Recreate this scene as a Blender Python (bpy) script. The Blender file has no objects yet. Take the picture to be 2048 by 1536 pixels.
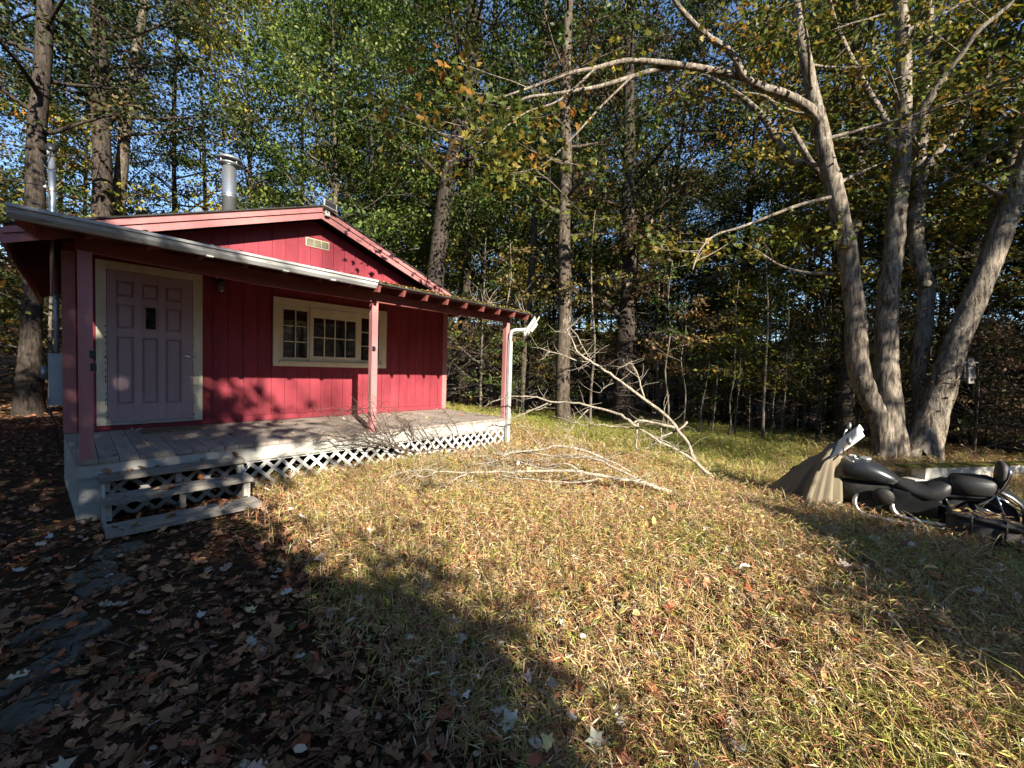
import bpy, math, random
import numpy as np
from mathutils import Matrix, Vector

scene = bpy.context.scene
R = math.radians

# ------------------------------------------------------------------ camera
cam_d = bpy.data.cameras.new('camera')
cam = bpy.data.objects.new('camera', cam_d)
scene.collection.objects.link(cam)
scene.camera = cam
cam_d.sensor_width = 36.0
cam_d.lens = 807.2 / 2048 * 36.0
cam_d.clip_start = 0.05
cam_d.clip_end = 3000
PITCH, ROLL, YAW = -0.0389, 0.0307, -0.8274
CAM = Vector((0.086, -7.404, 0.975))
_r = Vector((math.cos(YAW), math.sin(YAW), 0)); _f = Vector((-math.sin(YAW), math.cos(YAW), 0)); _u = Vector((0, 0, 1))
_f2 = _f * math.cos(PITCH) + _u * math.sin(PITCH); _u2 = _u * math.cos(PITCH) - _f * math.sin(PITCH)
_r2 = _r * math.cos(ROLL) + _u2 * math.sin(ROLL); _u3 = _u2 * math.cos(ROLL) - _r * math.sin(ROLL)
cam.matrix_world = Matrix(((_r2.x, _u3.x, -_f2.x, CAM.x), (_r2.y, _u3.y, -_f2.y, CAM.y), (_r2.z, _u3.z, -_f2.z, CAM.z), (0, 0, 0, 1)))

# ------------------------------------------------------------------ sky and sun
SUN_EL = R(27.5)
SUN_DIR = Vector((0.335, 0.947, 0)).normalized()          # horizontal heading of the light
world = bpy.data.worlds.new('World'); scene.world = world; world.use_nodes = True
wn = world.node_tree.nodes; wl = world.node_tree.links
sky = wn.new('ShaderNodeTexSky'); sky.sky_type = 'NISHITA'; sky.sun_disc = False
sky.sun_elevation = SUN_EL
sky.sun_rotation = math.atan2(-SUN_DIR.x, -SUN_DIR.y)
sky.air_density = 1.0; sky.dust_density = 0.1; sky.ozone_density = 4.0
wn['Background'].inputs['Strength'].default_value = 0.075
wl.new(sky.outputs[0], wn['Background'].inputs['Color'])
sun_d = bpy.data.lights.new('sun', 'SUN'); sun_d.energy = 5.0; sun_d.angle = R(0.5); sun_d.color = (1.0, 0.93, 0.82)
sun = bpy.data.objects.new('sun', sun_d); scene.collection.objects.link(sun)
_d = Vector((SUN_DIR.x * math.cos(SUN_EL), SUN_DIR.y * math.cos(SUN_EL), -math.sin(SUN_EL)))
sun.rotation_euler = _d.to_track_quat('-Z', 'Y').to_euler()
sun.location = (-8, -25, 20)
vs = scene.view_settings
vs.view_transform = 'Standard'; vs.look = 'None'; vs.gamma = 1.0; vs.use_curve_mapping = False
vs.exposure = 1.75
scene.cycles.max_bounces = 5; scene.cycles.diffuse_bounces = 2; scene.cycles.glossy_bounces = 3
scene.cycles.transmission_bounces = 4; scene.cycles.transparent_max_bounces = 6
scene.cycles.use_denoising = True
scene.cycles.use_adaptive_sampling = True; scene.cycles.adaptive_threshold = .02
scene.cycles.caustics_reflective = False; scene.cycles.caustics_refractive = False

# ------------------------------------------------------------------ helpers
COL = scene.collection

def tag(o, label=None, cat=None, group=None, kind=None):
    if label: o['label'] = label
    if cat: o['category'] = cat
    if group: o['group'] = group
    if kind: o['kind'] = kind
    return o

def empty(name, loc=(0, 0, 0), parent=None):
    o = bpy.data.objects.new(name, None); COL.objects.link(o); o.location = loc
    o.empty_display_size = 0.1
    if parent: o.parent = parent
    return o

class MB:
    def __init__(s): s.v = []; s.f = []
    def add(s, v, f):
        b = len(s.v); s.v += [tuple(p) for p in v]; s.f += [tuple(i + b for i in q) for q in f]; return s
    def box(s, x0, x1, y0, y1, z0, z1):
        v = [(x, y, z) for z in (z0, z1) for y in (y0, y1) for x in (x0, x1)]
        return s.add(v, [(0, 2, 3, 1), (4, 5, 7, 6), (0, 1, 5, 4), (2, 6, 7, 3), (0, 4, 6, 2), (1, 3, 7, 5)])
    def hexa(s, v):
        return s.add(v, [(0, 2, 3, 1), (4, 5, 7, 6), (0, 1, 5, 4), (2, 6, 7, 3), (0, 4, 6, 2), (1, 3, 7, 5)])
    def prism(s, poly, axis, a, b):
        """extrude a closed 2-D outline along x, y or z from a to b"""
        n = len(poly)
        def P(p, t):
            return {'x': (t, p[0], p[1]), 'y': (p[0], t, p[1]), 'z': (p[0], p[1], t)}[axis]
        v = [P(p, a) for p in poly] + [P(p, b) for p in poly]
        f = [tuple(range(n))[::-1], tuple(range(n, 2 * n))]
        f += [(i, (i + 1) % n, n + (i + 1) % n, n + i) for i in range(n)]
        return s.add(v, f)
    def tube(s, pts, rad, n=8, cap=True, wob=0.0, rng=None):
        pts = [Vector(p) for p in pts]; m = len(pts)
        rad = rad if hasattr(rad, '__len__') else [rad] * m
        ref = Vector((0.31, 0.87, 0.12)); v = []
        t0 = (pts[1] - pts[0]).normalized()
        a = t0.cross(ref)
        if a.length < 1e-3: a = t0.cross(Vector((1, 0, 0)))
        a.normalize()
        for i, p in enumerate(pts):
            t = (pts[min(i + 1, m - 1)] - pts[max(i - 1, 0)])
            if t.length < 1e-9: t = t0
            t.normalize()
            a = (a - t * a.dot(t)).normalized(); b = t.cross(a)
            for k in range(n):
                g = 2 * math.pi * k / n; q = rad[i]
                if wob and rng: q *= 1 + rng.uniform(-wob, wob)
                v.append(p + a * (math.cos(g) * q) + b * (math.sin(g) * q))
        f = []
        for i in range(m - 1):
            for k in range(n):
                k2 = (k + 1) % n
                f.append((i * n + k, i * n + k2, (i + 1) * n + k2, (i + 1) * n + k))
        if cap:
            f.append(tuple(range(n))[::-1]); f.append(tuple(range((m - 1) * n, m * n)))
        return s.add(v, f)
    def loft(s, secs, n=14, pw=2.0):
        """rounded sections across y: (y, cx, cz, half width, half height)"""
        v = []; m = len(secs)
        for (y, cx, cz, hw, hh) in secs:
            for k in range(n):
                g = 2 * math.pi * k / n; c, q = math.cos(g), math.sin(g)
                v.append((cx + hw * math.copysign(abs(c) ** (2 / pw), c), y, cz + hh * math.copysign(abs(q) ** (2 / pw), q)))
        f = []
        for i in range(m - 1):
            for k in range(n):
                k2 = (k + 1) % n
                f.append((i * n + k, i * n + k2, (i + 1) * n + k2, (i + 1) * n + k))
        f.append(tuple(range(n))[::-1]); f.append(tuple(range((m - 1) * n, m * n)))
        return s.add(v, f)
    def lathe(s, prof, c=(0, 0, 0), axis='z', n=20):
        v = []; m = len(prof)
        for (r, h) in prof:
            for k in range(n):
                g = 2 * math.pi * k / n; p, q = r * math.cos(g), r * math.sin(g)
                d = {'z': (p, q, h), 'x': (h, p, q), 'y': (p, h, q)}[axis]
                v.append((c[0] + d[0], c[1] + d[1], c[2] + d[2]))
        f = []
        for i in range(m - 1):
            for k in range(n):
                k2 = (k + 1) % n
                f.append((i * n + k, i * n + k2, (i + 1) * n + k2, (i + 1) * n + k))
        f.append(tuple(range(n))[::-1]); f.append(tuple(range((m - 1) * n, m * n)))
        return s.add(v, f)
    def build(s, name, mat, parent=None, smooth=False, loc=None, local=False):
        me = bpy.data.meshes.new(name)
        me.from_pydata(s.v, [], s.f)
        import bmesh
        bm = bmesh.new(); bm.from_mesh(me); bmesh.ops.recalc_face_normals(bm, faces=bm.faces); bm.to_mesh(me); bm.free()
        if smooth:
            me.polygons.foreach_set('use_smooth', [True] * len(me.polygons))
        me.materials.append(mat)
        o = bpy.data.objects.new(name, me); COL.objects.link(o)
        if parent:
            o.parent = parent
            if not local and parent.type == 'EMPTY': o.matrix_parent_inverse = Matrix.Translation(-parent.location)
        if loc: o.location = loc
        return o

def link_mesh(name, me, parent=None, loc=None):
    o = bpy.data.objects.new(name, me); COL.objects.link(o)
    if parent: o.parent = parent
    if loc is not None: o.location = loc
    return o

def big_mesh(name, co, faces, mat, cols=None, smooth=False):
    """numpy arrays -> mesh; faces (F,3) or (F,4)"""
    me = bpy.data.meshes.new(name)
    nv, nf, k = len(co), len(faces), faces.shape[1]
    me.vertices.add(nv); me.vertices.foreach_set('co', np.ascontiguousarray(co, dtype=np.float32).ravel())
    me.loops.add(nf * k); me.loops.foreach_set('vertex_index', np.ascontiguousarray(faces, dtype=np.int32).ravel())
    me.polygons.add(nf); me.polygons.foreach_set('loop_start', np.arange(0, nf * k, k, dtype=np.int32))
    if smooth: me.polygons.foreach_set('use_smooth', np.ones(nf, dtype=bool))
    me.update(calc_edges=True)
    if cols is not None:
        at = me.color_attributes.new('Col', 'FLOAT_COLOR', 'POINT')
        c4 = np.ones((nv, 4), dtype=np.float32); c4[:, :3] = cols
        at.data.foreach_set('color', c4.ravel())
    me.materials.append(mat)
    return me

def catmull(pts, sub=4):
    """smooth a list of tuples"""
    P = np.array(pts, float); n = len(P); out = []
    for i in range(n - 1):
        p0, p1, p2, p3 = P[max(i - 1, 0)], P[i], P[i + 1], P[min(i + 2, n - 1)]
        for k in range(sub):
            t = k / sub
            out.append(.5 * ((2 * p1) + (p2 - p0) * t + (2 * p0 - 5 * p1 + 4 * p2 - p3) * t * t + (3 * p1 - p0 - 3 * p2 + p3) * t ** 3))
    out.append(P[-1])
    return np.array(out)

def smoothstep(t):
    t = np.clip(t, 0, 1); return t * t * (3 - 2 * t)

def hash_noise(x, y, seed=0):
    """cheap smooth 2-D value noise on arrays"""
    x = np.asarray(x, float); y = np.asarray(y, float)
    xi, yi = np.floor(x), np.floor(y); xf, yf = x - xi, y - yi
    def h(a, b):
        v = np.sin(a * 127.1 + b * 311.7 + seed * 74.7) * 43758.5453
        return v - np.floor(v)
    u, w = xf * xf * (3 - 2 * xf), yf * yf * (3 - 2 * yf)
    return (h(xi, yi) * (1 - u) + h(xi + 1, yi) * u) * (1 - w) + (h(xi, yi + 1) * (1 - u) + h(xi + 1, yi + 1) * u) * w

def ground_z(x, y):
    x = np.asarray(x, float); y = np.asarray(y, float)
    t = (x - 5.9) + .35 * (-y - 2)
    d = .24 * smoothstep(t / 3.2)
    far = np.clip(x - 13.5 - .15 * np.abs(y + 3), 0, 30)
    d = d + .05 * far
    hump = .05 * (hash_noise(x * .6, y * .6, 3) - .5) + .03 * (hash_noise(x * 1.9, y * 1.9, 5) - .5)
    near_house = smoothstep((np.maximum(np.maximum(-x + 0, x - 5.9), np.maximum(-y - 2, y - 8)) - .05) / .6)
    rise = .06 * np.clip(y - 14, 0, 40) * smoothstep((10 - x) / 12)
    hill = .30 * np.clip(np.hypot(x - 3, y + 2) - 40, 0, 45)
    return -.58 - d + hump * near_house + rise + hill

# ------------------------------------------------------------------ materials
def nt(name):
    m = bpy.data.materials.new(name); m.use_nodes = True
    n = m.node_tree.nodes; l = m.node_tree.links
    return m, n, l, n['Principled BSDF']

def rgba(c): return (c[0], c[1], c[2], 1)

def paint(name, col, rough=.55, var=.18, scale=(4, 4, 4), bump=.15, chip=None, chip_at=.62, metal=0.0, spec=.35, objvar=.08, fine=60):
    """a painted or raw surface: cloudy tone, fine grain, optional chips showing what is below"""
    m, n, l, b = nt(name)
    tc = n.new('ShaderNodeTexCoord'); mp = n.new('ShaderNodeMapping'); mp.inputs['Scale'].default_value = scale
    l.new(tc.outputs['Object'], mp.inputs['Vector'])
    nz = n.new('ShaderNodeTexNoise'); nz.inputs['Scale'].default_value = 1.0; nz.inputs['Detail'].default_value = 6; nz.inputs['Roughness'].default_value = .65
    l.new(mp.outputs[0], nz.inputs['Vector'])
    rp = n.new('ShaderNodeValToRGB')
    rp.color_ramp.elements[0].position = .3; rp.color_ramp.elements[1].position = .72
    rp.color_ramp.elements[0].color = rgba([c * (1 - var) for c in col]); rp.color_ramp.elements[1].color = rgba([min(1, c * (1 + var)) for c in col])
    l.new(nz.outputs['Fac'], rp.inputs['Fac'])
    cur = rp.outputs['Color']
    if chip:
        n2 = n.new('ShaderNodeTexNoise'); n2.inputs['Scale'].default_value = 5.0; n2.inputs['Detail'].default_value = 8; n2.inputs['Roughness'].default_value = .75
        l.new(mp.outputs[0], n2.inputs['Vector'])
        r2 = n.new('ShaderNodeValToRGB'); r2.color_ramp.elements[0].position = chip_at; r2.color_ramp.elements[1].position = chip_at + .06
        l.new(n2.outputs['Fac'], r2.inputs['Fac'])
        mx = n.new('ShaderNodeMix'); mx.data_type = 'RGBA'
        l.new(r2.outputs['Color'], mx.inputs[0]); l.new(cur, mx.inputs[6]); mx.inputs[7].default_value = rgba(chip)
        cur = mx.outputs[2]
    oi = n.new('ShaderNodeObjectInfo'); hs = n.new('ShaderNodeHueSaturation')
    mr = n.new('ShaderNodeMapRange'); mr.inputs[3].default_value = 1 - objvar; mr.inputs[4].default_value = 1 + objvar
    l.new(oi.outputs['Random'], mr.inputs[0]); l.new(mr.outputs[0], hs.inputs['Value']); l.new(cur, hs.inputs['Color'])
    l.new(hs.outputs['Color'], b.inputs['Base Color'])
    b.inputs['Roughness'].default_value = rough; b.inputs['Metallic'].default_value = metal
    b.inputs['Specular IOR Level'].default_value = spec
    if bump:
        n3 = n.new('ShaderNodeTexNoise'); n3.inputs['Scale'].default_value = fine; n3.inputs['Detail'].default_value = 4
        l.new(mp.outputs[0], n3.inputs['Vector'])
        bp = n.new('ShaderNodeBump'); bp.inputs['Strength'].default_value = bump; bp.inputs['Distance'].default_value = .004
        l.new(n3.outputs['Fac'], bp.inputs['Height']); l.new(bp.outputs[0], b.inputs['Normal'])
    return m

def foliage(name, trans=.35, rough=.55, hue=.02, val=.25, gloss=.3):
    m, n, l, b = nt(name)
    at = n.new('ShaderNodeAttribute'); at.attribute_name = 'Col'
    oi = n.new('ShaderNodeObjectInfo'); hs = n.new('ShaderNodeHueSaturation')
    m1 = n.new('ShaderNodeMapRange'); m1.inputs[3].default_value = .5 - hue; m1.inputs[4].default_value = .5 + hue
    l.new(oi.outputs['Random'], m1.inputs[0]); l.new(m1.outputs[0], hs.inputs['Hue'])
    mu = n.new('ShaderNodeMath'); mu.operation = 'MULTIPLY'; mu.inputs[1].default_value = 7.31
    fr = n.new('ShaderNodeMath'); fr.operation = 'FRACT'
    l.new(oi.outputs['Random'], mu.inputs[0]); l.new(mu.outputs[0], fr.inputs[0])
    m2 = n.new('ShaderNodeMapRange'); m2.inputs[3].default_value = 1 - val; m2.inputs[4].default_value = 1 + val
    l.new(fr.outputs[0], m2.inputs[0]); l.new(m2.outputs[0], hs.inputs['Value'])
    l.new(at.outputs['Color'], hs.inputs['Color'])
    l.new(hs.outputs['Color'], b.inputs['Base Color']); b.inputs['Roughness'].default_value = rough
    b.inputs['Specular IOR Level'].default_value = gloss
    tr = n.new('ShaderNodeBsdfTranslucent'); l.new(hs.outputs['Color'], tr.inputs['Color'])
    mx = n.new('ShaderNodeMixShader'); mx.inputs[0].default_value = trans
    l.new(b.outputs[0], mx.inputs[1]); l.new(tr.outputs[0], mx.inputs[2])
    l.new(mx.outputs[0], n['Material Output'].inputs['Surface'])
    return m

def bark(name, dark, light, lichen, scale=3.0, lich_at=.6, bump=.6):
    m, n, l, b = nt(name)
    tc = n.new('ShaderNodeTexCoord'); mp = n.new('ShaderNodeMapping'); mp.inputs['Scale'].default_value = (scale * 4, scale * 4, scale * .8)
    l.new(tc.outputs['Object'], mp.inputs['Vector'])
    nz = n.new('ShaderNodeTexNoise'); nz.inputs['Scale'].default_value = 2.0; nz.inputs['Detail'].default_value = 8; nz.inputs['Roughness'].default_value = .7; nz.inputs['Distortion'].default_value = .6
    l.new(mp.outputs[0], nz.inputs['Vector'])
    rp = n.new('ShaderNodeValToRGB'); e = rp.color_ramp.elements
    e[0].position = .39; e[1].position = .62; e[0].color = rgba(dark); e[1].color = rgba(light)
    l.new(nz.outputs['Fac'], rp.inputs['Fac'])
    n2 = n.new('ShaderNodeTexNoise'); n2.inputs['Scale'].default_value = 2.6; n2.inputs['Detail'].default_value = 7; n2.inputs['Roughness'].default_value = .7
    l.new(tc.outputs['Object'], n2.inputs['Vector'])
    r2 = n.new('ShaderNodeValToRGB'); r2.color_ramp.elements[0].position = lich_at; r2.color_ramp.elements[1].position = lich_at + .14
    l.new(n2.outputs['Fac'], r2.inputs['Fac'])
    mx = n.new('ShaderNodeMix'); mx.data_type = 'RGBA'; l.new(r2.outputs['Color'], mx.inputs[0]); l.new(rp.outputs['Color'], mx.inputs[6]); mx.inputs[7].default_value = rgba(lichen)
    l.new(mx.outputs[2], b.inputs['Base Color']); b.inputs['Roughness'].default_value = .9; b.inputs['Specular IOR Level'].default_value = .15
    bp = n.new('ShaderNodeBump'); bp.inputs['Strength'].default_value = bump; bp.inputs['Distance'].default_value = .03
    l.new(nz.outputs['Fac'], bp.inputs['Height']); l.new(bp.outputs[0], b.inputs['Normal'])
    return m

def simple(name, col, rough=.5, metal=0, spec=.5, **kw):
    m, n, l, b = nt(name)
    b.inputs['Base Color'].default_value = rgba(col); b.inputs['Roughness'].default_value = rough; b.inputs['Metallic'].default_value = metal
    b.inputs['Specular IOR Level'].default_value = spec
    for k, v in kw.items(): b.inputs[k].default_value = v
    return m

M = {}
M['siding'] = paint('red_siding_paint', (.225, .030, .041), .62, .26, (5, 5, 1.0), .3, chip=(.27, .075, .09), chip_at=.60, spec=.25, objvar=.06)
M['wall_dark'] = paint('red_wall_paint', (.19, .028, .034), .65, .15, (2, 2, 2), .2, spec=.2)
M['pink'] = paint('pink_trim_paint', (.36, .145, .135), .6, .16, (6, 1.5, 6), .25, chip=(.30, .085, .085), chip_at=.66, spec=.25)
M['pink_post'] = paint('pink_post_paint', (.34, .145, .138), .6, .16, (7, 7, 1.2), .3, chip=(.42, .25, .23), chip_at=.64, spec=.25)
M['beam'] = paint('old_pink_beam_paint', (.22, .066, .055), .7, .2, (1.5, 6, 6), .3, chip=(.29, .12, .105), chip_at=.62, spec=.2)
M['soffit'] = paint('porch_ceiling_wood', (.14, .06, .05), .8, .25, (2, 2, 2), .2, spec=.1)
M['cream'] = paint('cream_trim_paint', (.66, .58, .40), .6, .12, (6, 6, 2.5), .25, chip=(.62, .57, .46), chip_at=.63, spec=.3)
M['cream_worn'] = paint('worn_cream_door_trim_paint', (.66, .58, .42), .65, .15, (9, 9, 3), .3, chip=(.10, .07, .05), chip_at=.64, spec=.3)
M['door'] = paint('mauve_door_paint', (.36, .25, .255), .5, .08, (2, 2, 2), .08, spec=.4)
M['white'] = paint('white_gutter_paint', (.36, .355, .335), .5, .25, (1.2, 8, 8), .12, chip=(.16, .145, .12), chip_at=.58, spec=.4)
M['white_wood'] = paint('weathered_white_wood', (.33, .315, .275), .75, .22, (1.6, 9, 9), .4, chip=(.24, .20, .15), chip_at=.56, spec=.2, objvar=.1)
M['lattice'] = paint('white_lattice_plastic', (.48, .47, .43), .6, .2, (8, 8, 8), .1, spec=.3)
M['deck'] = paint('grey_weathered_deck_wood', (.27, .225, .185), .85, .28, (10, 1.3, 10), .5, chip=(.36, .31, .26), chip_at=.6, spec=.15, objvar=.14)
M['tread'] = paint('weathered_step_wood', (.20, .18, .15), .85, .3, (1.5, 10, 10), .5, chip=(.36, .345, .30), chip_at=.56, spec=.15, objvar=.12)
M['shingle'] = paint('dark_asphalt_shingle', (.045, .04, .036), .95, .35, (12, 12, 12), .5, spec=.1)
M['galv'] = paint('galvanised_pipe', (.58, .60, .60), .34, .1, (4, 4, 2), .05, metal=.9)
M['galv_dull'] = paint('dull_galvanised_cap', (.30, .31, .31), .5, .2, (5, 5, 5), .05, metal=.8)
M['conduit'] = paint('grey_conduit_paint', (.33, .35, .35), .5, .15, (5, 5, 3), .1, metal=.3)
M['black'] = simple('black_iron', (.012, .012, .013), .45)
M['cable'] = simple('black_cable_rubber', (.02, .02, .022), .5)
M['chrome'] = simple('chrome', (.75, .75, .74), .12, 1.0)
M['chrome_dull'] = paint('tarnished_chrome', (.50, .46, .38), .32, .3, (9, 9, 9), .1, metal=.9)
M['bike_black'] = paint('dusty_black_paint', (.016, .017, .018), .28, .5, (6, 6, 6), .05, spec=.5)
M['vinyl'] = paint('black_vinyl', (.020, .019, .018), .48, .3, (9, 9, 9), .25, spec=.4)
M['leather'] = paint('weathered_black_leather', (.030, .027, .024), .5, .4, (8, 8, 8), .5, spec=.4)
M['tyre'] = simple('tyre_rubber', (.02, .02, .02), .8)
M['engine'] = paint('dirty_engine_metal', (.035, .032, .028), .5, .4, (14, 14, 14), .4, metal=.5)
M['canvas'] = paint('tan_canvas_cover', (.17, .14, .095), .9, .2, (4, 4, 2), .5, spec=.1, fine=160)
M['shield'] = paint('clouded_white_windshield', (.70, .69, .62), .35, .12, (5, 5, 5), .05, spec=.5)
M['amber'] = simple('amber_signal_lens', (.75, .16, .015), .15, **{'Transmission Weight': .3})
M['redlens'] = simple('red_tail_lens', (.30, .012, .012), .15, **{'Transmission Weight': .2})
M['plate'] = simple('pale_number_plate', (.72, .74, .72), .4)
M['mat'] = paint('straw_grey_doormat', (.16, .125, .09), .95, .4, (20, 20, 20), .6, spec=.05)
M['vent'] = paint('tan_vent_block', (.19, .165, .105), .7, .3, (8, 8, 8), .3)
M['interior'] = simple('dark_interior', (.03, .025, .02), .9)
M['concrete'] = paint('pale_concrete', (.48, .46, .40), .9, .25, (3, 3, 3), .5, chip=(.20, .19, .13), chip_at=.6, spec=.15, objvar=.12)
M['moss'] = paint('yellow_green_moss', (.13, .115, .03), .95, .35, (10, 10, 10), .8, spec=.05)
M['stone'] = paint('grey_flagstone', (.105, .092, .075), .95, .4, (7, 7, 7), .7, chip=(.06, .055, .035), chip_at=.52, spec=.05)
M['birdhouse'] = paint('weathered_birdhouse_wood', (.17, .14, .11), .85, .3, (6, 6, 6), .3)
M['old_board'] = paint('old_grey_board', (.28, .25, .21), .9, .3, (6, 6, 6), .3)
M['bark_maple'] = bark('grey_maple_bark', (.045, .034, .025), (.27, .225, .17), (.36, .33, .26), 1.9, .58, .9)
M['bark_dark'] = bark('dark_oak_bark', (.014, .011, .009), (.065, .05, .038), (.14, .125, .095), 2.6, .62)
M['bark_mid'] = bark('brown_forest_bark', (.03, .023, .016), (.11, .086, .062), (.22, .195, .145), 2.4, .58)
M['bark_pale'] = bark('pale_sapling_bark', (.06, .048, .036), (.19, .16, .125), (.28, .255, .2), 4, .57, .3)
M['dead'] = bark('bleached_dead_wood', (.15, .12, .085), (.38, .335, .26), (.30, .285, .17), 5, .56, .5)
M['peel'] = simple('bare_dark_wood', (.03, .024, .018), .9, spec=.1)
M['twig'] = simple('dark_dead_twig', (.10, .075, .055), .9, spec=.1)
M['leaf'] = foliage('tree_leaf', .30, .5, .015, .22, .22)
M['leaf_maple'] = foliage('maple_leaf', .38, .5, .01, .05, .22)
M['grass'] = foliage('stilt_grass', .30, .6, 0, 0, .2)
M['litter'] = foliage('dry_leaf', .15, .75, .01, .1, .2)

def glass_mat():
    m, n, l, b = nt('window_glass')
    b.inputs['Base Color'].default_value = (.012, .012, .012, 1); b.inputs['Roughness'].default_value = .03
    b.inputs['Specular IOR Level'].default_value = .9; b.inputs['IOR'].default_value = 1.6
    tc = n.new('ShaderNodeTexCoord'); nz = n.new('ShaderNodeTexNoise'); nz.inputs['Scale'].default_value = 2.5
    l.new(tc.outputs['Object'], nz.inputs['Vector'])
    bp = n.new('ShaderNodeBump'); bp.inputs['Strength'].default_value = .06; bp.inputs['Distance'].default_value = .02
    l.new(nz.outputs['Fac'], bp.inputs['Height']); l.new(bp.outputs[0], b.inputs['Normal'])
    return m
M['glass'] = glass_mat()

def ground_mat():
    m, n, l, b = nt('forest_soil')
    tc = n.new('ShaderNodeTexCoord')
    a = n.new('ShaderNodeTexNoise'); a.inputs['Scale'].default_value = 14; a.inputs['Detail'].default_value = 9; a.inputs['Roughness'].default_value = .75
    l.new(tc.outputs['Object'], a.inputs['Vector'])
    v = n.new('ShaderNodeTexVoronoi'); v.inputs['Scale'].default_value = 16
    l.new(tc.outputs['Object'], v.inputs['Vector'])
    rp = n.new('ShaderNodeValToRGB'); e = rp.color_ramp.elements
    e[0].position = .3; e[0].color = (.022, .013, .008, 1); e[1].position = .75; e[1].color = (.13, .07, .035, 1)
    l.new(a.outputs['Fac'], rp.inputs['Fac'])
    mx = n.new('ShaderNodeMix'); mx.data_type = 'RGBA'; mx.blend_type = 'MULTIPLY'; mx.inputs[0].default_value = .5
    l.new(rp.outputs['Color'], mx.inputs[6]); l.new(v.outputs['Color'], mx.inputs[7])
    l.new(mx.outputs[2], b.inputs['Base Color']); b.inputs['Roughness'].default_value = .95; b.inputs['Specular IOR Level'].default_value = .1
    bp = n.new('ShaderNodeBump'); bp.inputs['Strength'].default_value = .8; bp.inputs['Distance'].default_value = .04
    l.new(a.outputs['Fac'], bp.inputs['Height']); l.new(bp.outputs[0], b.inputs['Normal'])
    return m
M['ground'] = ground_mat()

# ------------------------------------------------------------------ ground
def build_ground():
    xs = np.concatenate([np.linspace(-900, -60, 12), np.linspace(-50, -8, 20), np.linspace(-7.6, 14, 90), np.linspace(14.5, 60, 30), np.linspace(70, 900, 12)])
    ys = np.concatenate([np.linspace(-900, -70, 12), np.linspace(-60, -14, 20), np.linspace(-13.5, 9, 94), np.linspace(9.6, 60, 30), np.linspace(70, 900, 12)])
    X, Y = np.meshgrid(xs, ys); Z = ground_z(X, Y)
    co = np.stack([X.ravel(), Y.ravel(), Z.ravel()], 1)
    nx, ny = len(xs), len(ys); i = np.arange(nx - 1)[None] + nx * np.arange(ny - 1)[:, None]
    i = i.ravel(); f = np.stack([i, i + 1, i + nx + 1, i + nx], 1)
    o = link_mesh('ground', big_mesh('ground', co, f, M['ground'], smooth=True)); o['kind'] = 'structure'
    return o
build_ground()

# ================================================================== the cabin
cabin = empty('cabin', (2.93, 0, -.58))
tag(cabin, 'small red board-sided cabin with pink trim, covered front porch and white lattice skirt', 'cabin')
def B(name, mat, box, parent=cabin):
    return MB().box(*box).build(name, M[mat], parent)

PK, SL = 3.58, .367                     # ridge height at the rake, roof slope
def gable(x, d=0): return PK - SL * abs(x - 2.93) - d

# --- front wall: backing, siding boards with open grooves, skirt board, corner boards
wall = MB().prism([(0, -.03), (5.87, -.03), (5.87, gable(5.87, .17)), (2.93, gable(2.93, .17)), (0, gable(0, .17))], 'y', .014, .12).build('front_wall', M['wall_dark'], cabin)
xb = .112; k = 0
rb = random.Random(5)
while xb < 5.76:
    w = .2 if k % 3 else .195
    x0, x1 = xb, min(xb + w - .007, 5.765)
    top = [(x1, gable(x1, .16)), (x0, gable(x0, .16))]
    if x0 < 2.93 < x1: top = [(x1, gable(x1, .16)), (2.93, gable(2.93, .16)), (x0, gable(x0, .16))]
    MB().prism([(x0, .098), (x1, .098)] + top, 'y', rb.uniform(-.002, .001), .013).build('siding_board', M['siding'], wall)
    xb += w; k += 1
B('skirt_board', 'siding', (.0, 5.87, -.012, .013, .004, .094), wall)
B('corner_board', 'pink', (-.006, .108, -.022, .10, .004, 2.24), wall)
B('corner_board', 'pink', (5.77, 5.885, -.022, .10, .004, 2.24), wall)
# side and back walls, foundation
B('side_wall', 'wall_dark', (0, .10, .125, 7.2, -.45, 2.25))
B('side_wall', 'wall_dark', (5.77, 5.87, .125, 7.2, -.45, 2.25))
MB().prism([(0, -.45), (5.87, -.45), (5.87, gable(5.87, .2)), (2.93, gable(2.93, .2)), (0, gable(0, .2))], 'y', 7.1, 7.2).build('back_wall', M['wall_dark'], cabin)
B('foundation', 'concrete', (.02, 5.85, .06, 7.15, -.62, -.46))

# --- main roof: two slabs, rake boards, shingle edge
for s in (-1, 1):
    xe = 2.93 + s * 3.35
    pts = []
    for (y0, y1) in ((-.315, 7.5),):
        for z in (0, 1):
            for y in (y0, y1):
                for x in (2.93, xe):
                    t = .045
                    pts.append((x, y, gable(x) + (.012 if z else -.03)))
    slab = MB().hexa(pts).build('roof_slab', M['soffit'], cabin)
    pts2 = [(p[0], p[1] - (.02 if p[1] < 0 else 0), p[2] + (.044 if i < 4 else .022)) for i, p in enumerate(pts)]
    MB().hexa(pts2).build('shingles', M['shingle'], slab)
    for (d0, d1, y0) in ((.016, .084, -.352), (.094, .190, -.332)):
        a, b = (2.93, xe)
        v = [(x, y, gable(x, d)) for d in (d1, d0) for y in (y0, -.3155) for x in (a, b)]
        MB().hexa(v).build('rake_board', M['pink'], slab)
    MB().box(min(xe, xe + s * .025), max(xe, xe + s * .025), -.30, 7.5, gable(xe) - .17, gable(xe) - .02).build('eave_board', M['pink'], slab)

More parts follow.
